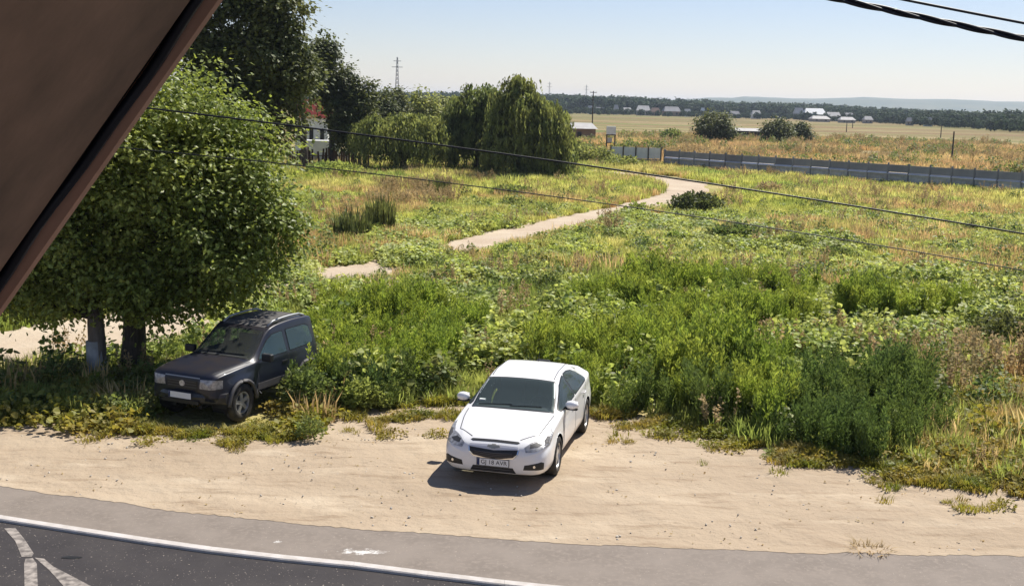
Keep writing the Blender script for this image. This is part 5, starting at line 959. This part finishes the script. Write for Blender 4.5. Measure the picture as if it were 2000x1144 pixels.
# ---- dark off-roader
def dark_car():
    root = tag(empty('dark_off_road_car', (-5.395, 23.10, -.01), -1.985), 'dusty dark blue short off-road car overgrown by weeds under the two trees', 'car')
    T = dict(
        ztop=[(1.80, .88), (1.76, .97), (1.66, 1.02), (1.3, 1.07), (.9, 1.10), (.66, 1.12), (.58, 1.16), (.30, 1.36), (.02, 1.565), (-.1, 1.605), (-.4, 1.655), (-.9, 1.675), (-1.35, 1.66), (-1.53, 1.635), (-1.59, 1.52), (-1.66, 1.15), (-1.7, .9)],
        zrail=[(1.80, .84), (1.76, .945), (1.66, .995), (1.3, 1.045), (.9, 1.075), (.66, 1.09), (.58, 1.11), (.30, 1.30), (.02, 1.50), (-.1, 1.56), (-.4, 1.605), (-.9, 1.625), (-1.35, 1.61), (-1.52, 1.585), (-1.58, 1.47), (-1.66, 1.12), (-1.7, .88)],
        wrail=[(1.80, .52), (1.76, .60), (1.66, .64), (1.3, .67), (.9, .69), (.6, .69), (.3, .66), (.02, .635), (-.4, .63), (-1.3, .625), (-1.5, .615), (-1.66, .60), (-1.7, .55)],
        zbelt=[(1.80, .80), (1.76, .90), (1.66, .945), (1.3, .99), (.9, 1.015), (.6, 1.02), (-.4, 1.03), (-1.4, 1.05), (-1.66, 1.0), (-1.7, .85)],
        wbelt=[(1.80, .60), (1.76, .68), (1.66, .735), (1.3, .775), (.9, .785), (.6, .785), (-.8, .775), (-1.4, .76), (-1.6, .72), (-1.7, .62)],
        zm=[(1.8, .68), (1.2, .74), (-1.8, .72)],
        wm=[(1.80, .61), (1.76, .69), (1.66, .74), (1.45, .81), (1.1, .865), (.75, .845), (.5, .80), (-.5, .80), (-.75, .84), (-1.1, .865), (-1.4, .83), (-1.6, .76), (-1.7, .66)],
        wl=[(1.80, .62), (1.76, .70), (1.66, .75), (1.45, .82), (1.1, .87), (.75, .845), (.5, .795), (-.5, .795), (-.75, .835), (-1.1, .87), (-1.4, .83), (-1.7, .68)],
        wb=[(1.80, .55), (1.66, .68), (1.1, .76), (-1.1, .76), (-1.8, .6)],
        zb=[(1.80, .50), (1.7, .44), (1.3, .40), (-1.3, .41), (-1.7, .52)])
    B = CarBody(T, 1.80, -1.70, 260, M['paintdark'], (1.1, -1.1), .37, root, None)
    dW, dR, L, Rr = (1, 0, .75), (-1, 0, .25), (0, 1, .12), (0, -1, .12)
    ws = [(.66, -.67, 1.11), (.68, 0, 1.12), (.66, .67, 1.11), (.3, .625, 1.34), (.03, .565, 1.51), (.03, 0, 1.55), (.03, -.565, 1.51), (.3, -.625, 1.34)]
    fd = [(.46, .75, 1.075), (.30, .75, 1.22), (.08, .75, 1.385), (-.10, .75, 1.475), (-.42, .75, 1.495), (-.46, .75, 1.075)]
    rd = [(-.56, .75, 1.50), (-1.22, .75, 1.50), (-1.36, .75, 1.45), (-1.43, .75, 1.18), (-1.38, .75, 1.10), (-.58, .75, 1.08)]
    rw = [(-1.6, -.52, 1.45), (-1.6, .52, 1.45), (-1.66, .56, 1.14), (-1.66, -.56, 1.14)]
    B.hole(ws, dW); B.hole(rw, dR)
    for p in (fd, rd): B.hole(p, L); B.hole(mirx(p), Rr)
    B.finish()
    B.line('windshield_seal', ws, dW, M['seal'], .045, .004, closed=True); B.patch('windshield', ws, dW, M['glassdusty'], .007, .006, .06)
    B.line('rear_window_seal', rw, dR, M['seal'], .045, .004, closed=True); B.patch('rear_window', rw, dR, M['glassdusty'], .007, .006, .06)
    for p, gm in ((fd, 'glassrear'), (rd, 'glassrear')):
        for q, d in ((p, L), (mirx(p), Rr)): B.line('window_seal', q, d, M['seal'], .04, .004, closed=True); B.patch('side_window', q, d, M[gm], .007, .006, .06)
    f = (1, 0, .05)
    B.patch('grille', [(1.8, y, z) for y, z in ((-.36, .90), (.36, .90), (.34, .70), (-.34, .70))], f, M['black'], .004, .02, .03)
    for z in (.74, .79, .84): B.line('grille_bar', [(1.8, -.33, z), (1.8, .33, z)], f, M['trimgrey'], .01, .012)
    B.line('grille_top_trim', [(1.8, -.40, .925), (1.8, .40, .925)], (1, 0, .3), M['steel'], .022, .010)
    a = np.linspace(0, 2*PI, 14, endpoint=False); B.patch('emblem', [(1.8, .062*math.cos(q), .80+.055*math.sin(q)) for q in a], f, M['lampsilver'], .016, .012, .03)
    for s in (1, -1):
        hp = [(1.76, .40*s, .90), (1.78, .39*s, .73), (1.72, .62*s, .725), (1.60, .765*s, .735), (1.58, .755*s, .885), (1.70, .66*s, .905)]; hp = hp if s > 0 else hp[::-1]; d = (1, .35*s, .1)
        B.patch('headlight', hp, d, M['lampsilver'], .004, .02, .03); B.patch('headlight_lens', hp, d, M['lens'], .012, .008, .05)
        B.line('panel_gap', [(1.66, .60*s, 1.0), (1.3, .69*s, 1.03), (.7, .725*s, 1.06)], (0, 0, 1), M['seam'], .015, .002)
        sd_ = (0, s, .1)
        B.line('panel_gap', [(.55, .85*s, 1.04), (.52, .85*s, .7), (.5, .85*s, .42)], sd_, M['seam'], .016, .002); B.line('panel_gap', [(-.51, .85*s, 1.05), (-.52, .85*s, .7), (-.5, .85*s, .42)], sd_, M['seam'], .016, .002)
        B.line('side_moulding', [(.56, .85*s, .56), (-.56, .85*s, .56)], sd_, M['trimgrey'], .13, .012)
        p = B.cast((-.36, .85*s, .90), sd_); MB().box(-.08, .08, -.012, .018, -.02, .02).build('door_handle', M['black'], root, loc=(p.x, p.y, p.z))
        p = B.cast((.40, .85*s, 1.02), sd_); mo = MB().box(-.05, .06, -.115, .115, -.075, .075).build('mirror', M['black'], root, loc=(p.x, p.y+.14*s, 1.12)); bv = mo.modifiers.new('b', 'BEVEL'); bv.width = .025; bv.segments = 3
        rl = [B.cast((x, .5*s, 1.6), (0, 0, 1), .05) for x in np.linspace(-.15, -1.4, 8)]; rl[0].z -= .045; rl[-1].z -= .045; MB().tube([(p_.x, .53*s, p_.z) for p_ in rl], .022, 8).build('roof_rail', M['steel'], root, True)
        for x in (1.1, -1.1):
            wheel(root, x, s, .745, .37, .23, .215, 5, steer=0)
            a = np.linspace(-.35, PI+.35, 20); V = [(x+.415*math.cos(q), yy*s, .37+.415*math.sin(q)) for q in a for yy in (.45, .80)]; k = np.arange(19)*2; MB().add(V, np.stack([k, k+1, k+3, k+2], -1)).build('wheel_arch', M['black'], root)
            a = np.linspace(.02, PI-.02, 16); P = [(x+.425*math.cos(q), .862*s, .37+.425*math.sin(q)) for q in a]; MB().tube(P, .036, 8).build('arch_flare', M['trimgrey'], root, True)
        B.patch('tail_light', [(-1.74, .6*s, 1.0), (-1.74, .6*s, .72), (-1.66, .76*s, .72), (-1.66, .74*s, 1.0)][::s], (-1, .7*s, 0), M['tail'], .004, .02, .04)
        MB().tube([(1.66, .30*s, .33), (1.3, .30*s, .33), (-1.5, .30*s, .36)], .04, 6).build('chassis_rail', M['black'], root)
    MB().tube([(1.1, -.7, .345), (1.1, .7, .345)], .05, 8).build('axle', M['black'], root); MB().tube([(-1.1, -.7, .345), (-1.1, .7, .345)], .05, 8).build('axle', M['black'], root)
    bp = MB(); ys = np.linspace(-.84, .84, 21); xo = 1.86-.26*(abs(ys)/.84)**2.8
    V = [(xo[k]-dx, ys[k], z) for k in range(21) for dx, z in ((.03, .44), (0, .47), (-.012, .57), (.01, .63), (.09, .645), (.16, .44))]; k = np.arange(20)[:, None]*6; j = np.arange(5)[None]; bp.add(V, np.stack([k+j, k+j+1, k+j+7, k+j+6], -1).reshape(-1, 4)); bp.add([V[q] for q in range(6)], [[5, 4, 3, 2, 1, 0]]); bp.add([V[120+q] for q in range(6)], [[0, 1, 2, 3, 4, 5]])
    bu = bp.build('front_bumper', M['paintdark'], root); MB().box(-.01, .01, -.42, .42, -.035, .035).build('air_slot', M['black'], bu).location = (1.868, 0, .47)
    pl = MB().box(-.004, .004, -.26, .26, -.055, .055).build('number_plate', M['plate'], root, loc=(1.885, 0, .585)); MB().box(.0042, .0056, -.258, -.218, -.053, .053).build('blue_band', M['bluestrip'], pl)
    B.line('grey_rim', [(.62, -.6, 1.13), (.64, 0, 1.14), (.62, .6, 1.13)], dW, M['trimgrey'], .05, .006)  # grey strip along the foot of the windshield
    for y0, y1 in ((-.5, .05), (-.02, .52)):
        pts = [list(B.cast((.62-.05*abs(q), y0+(y1-y0)*q, 1.15), dW, .018)) for q in np.linspace(0, 1, 6)]; MB().tube(pts, .008, 5).build('wiper', M['black'], root)
    B.patch('roof_panel', [(-.08, -.50, 1.62), (-.08, .50, 1.62), (-1.44, .48, 1.66), (-1.44, -.48, 1.66)], (0, 0, 1), M['dusty'], .003, .006, .06)
    MB().lathe([(-.1, .02), (-.1, .34), (.1, .34), (.1, .02)], 24, 'y').build('spare_wheel', M['tyre'], root).matrix_local = Matrix.Translation((-1.84, -.05, .95))@Matrix.Rotation(R(90), 4, 'Z')
    MB().box(-1.5, 1.0, -.7, .7, .42, .46).build('floor_pan', M['seal'], root)
    db = MB(); V = [(x, y, z) for y in (-.64, .64) for x, z in ((.62, 1.05), (.42, 1.07), (.25, 1.0), (.18, .8))]; db.add(V, [[k, k+1, k+5, k+4] for k in range(3)]+[[0, 1, 2, 3], [7, 6, 5, 4]]); db.build('dashboard', M['trimgrey'], root)
    MB().tube([(.14-.05*math.cos(q), .33+.18*math.sin(q), 1.05+.17*math.cos(q)) for q in np.linspace(0, 2*PI, 21)], .014, 6, False).build('steering_wheel', M['black'], root)
    for y in (.34, -.34): o = seat(root, -.35, y); o.location = (0, 0, .18)
    o = seat(root, -1.05, 0, 1.1, 'rear_seat'); o.location = (0, 0, .18)
dark_car()

# ------------------------------------------------------------ roof overhang beside the camera
def overhang():
    Y = 2.5; a = atd(448, -52, Y); b = atd(-102, 729, Y); e = b-a; L = np.linalg.norm(e); e /= L; back = np.array([0, -1., 0]); nrm = np.cross(e, back); nrm /= np.linalg.norm(nrm)
    if nrm[0] > 0: nrm = -nrm                      # outwards of the roof: up and to the left
    root = tag(empty('roof_overhang', tuple(a)), 'steep brown roof overhang cutting across the upper left corner', 'roof'); top = a-e*1.6; Lt = L+2.2
    def slab(name, u0, u1, w0, w1, t0, t1, m, parent=root):
        V = [top+e*u+back*w_+nrm*t-a for u in (u0, u1) for w_ in (w0, w1) for t in (t0, t1)]
        return obj(name, npmesh(name, np.array(V), [[0, 1, 3, 2], [4, 6, 7, 5], [0, 4, 5, 1], [2, 3, 7, 6], [0, 2, 6, 4], [1, 5, 7, 3]]), m, parent)
    M['soffit'] = mat('brown_soffit_board', (.34, .195, .12), (.26, .15, .095), scale=2.2, detail=7, dirt=(.08, .055, .030), dirt_amt=.7)
    M['fascia'] = mat('red_brown_fascia', (.74, .37, .23), (.58, .28, .17), scale=7, detail=6, dirt=(.36, .24, .15), dirt_amt=.6)
    M['gap'] = mat('dark_joint', (.012, .01, .01), rough=.9)
    slab('soffit', 0, Lt, .08, 4.5, .012, .04, M['soffit']); slab('joint_strip', 0, Lt, .0, .09, .03, .05, M['gap'])
    slab('fascia_board', 0, Lt, -.036, -.002, -.012, .16, M['fascia']); slab('roof_covering', 0, Lt, -.07, 4.5, .165, .20, M['redroof'])
    t = np.linspace(0, Lt, 60); P = [top+e*q+back*(.03+.012*math.sin(q*9)+.006*math.sin(q*23))+nrm*.012-a for q in t]; MB().tube(P, .012, 6).build('cable', M['cable'], root, True)
overhang()
# ------------------------------------------------------------ overhead cables
def cable(name, label, pts, Y, r, cat='cable', group=None, twist=None):
    """pts: sighted pixels along the cable, which hangs in a vertical plane; Y0,Y1 its distances at the two ends"""
    us = [p[0] for p in pts]; vs = [p[1] for p in pts]; uu = np.linspace(us[0], us[-1], 120); c = np.polyfit(us, vs, 2 if len(us) > 2 else 1); vv = np.polyval(c, uu)
    P = np.array([atd(u, v, Y[0]+(Y[1]-Y[0])*(u-us[0])/(us[-1]-us[0])) for u, v in zip(uu, vv)])
    if twist is None: return tag(MB().tube(P, r, 6).build(name, M['cable'], None, True), label, cat, group)
    root = tag(empty(name, tuple(P[0])), label, cat, group); d = np.concatenate([[0], np.cumsum(np.linalg.norm(np.diff(P, axis=0), axis=1))]); pp = np.linspace(0, d[-1], 400); Q = np.stack([np.interp(pp, d, P[:, k]) for k in range(3)], -1)
    for k in range(3):
        a = pp*2*PI/twist+k*2*PI/3; MB().tube(Q+np.stack([a*0, np.cos(a), np.sin(a)], -1)*r*1.1-P[0], r, 6).build('strand', M['cable'], root, True)
cable('overhead_wire', 'upper one of the two thin wires crossing the field', [(-300, 150), (290, 205), (700, 262), (1100, 320), (1500, 378), (2000, 457), (2400, 525)], (9.5, 9.5), .0078, 'wire', 'thin wires crossing the field')
cable('overhead_wire', 'lower one of the two thin wires crossing the field', [(-300, 250), (660, 322), (1100, 385), (1500, 455), (2000, 531), (2400, 600)], (10.5, 10.5), .0052, 'wire', 'thin wires crossing the field')
cable('cable_bundle', 'thick twisted black cable bundle in the upper right corner', [(1300, -80), (1640, -2), (1800, 36), (2000, 75), (2400, 150)], (6.5, 6.5), .0095, 'cable', twist=.62)
cable('service_cable', 'thin black cable above the twisted bundle in the upper right corner', [(1400, -75), (1760, 0), (1880, 22), (2000, 45), (2400, 120)], (7.0, 7.0), .0085, 'cable')
# ------------------------------------------------------------ summer haze
hz = MB().box(-4500, 8500, -80, 9500, -2, 75).build('haze', None); tag(hz, None, None, kind='stuff')
hm = bpy.data.materials.new('haze'); hm.use_nodes = True; n = hm.node_tree.nodes; n.remove(n['Principled BSDF']); pv = n.new('ShaderNodeVolumePrincipled'); pv.inputs['Color'].default_value = (.72, .84, 1, 1); pv.inputs['Density'].default_value = .00012; pv.inputs['Anisotropy'].default_value = .3
hm.node_tree.links.new(pv.outputs[0], n['Material Output'].inputs['Volume']); hz.data.materials.append(hm)
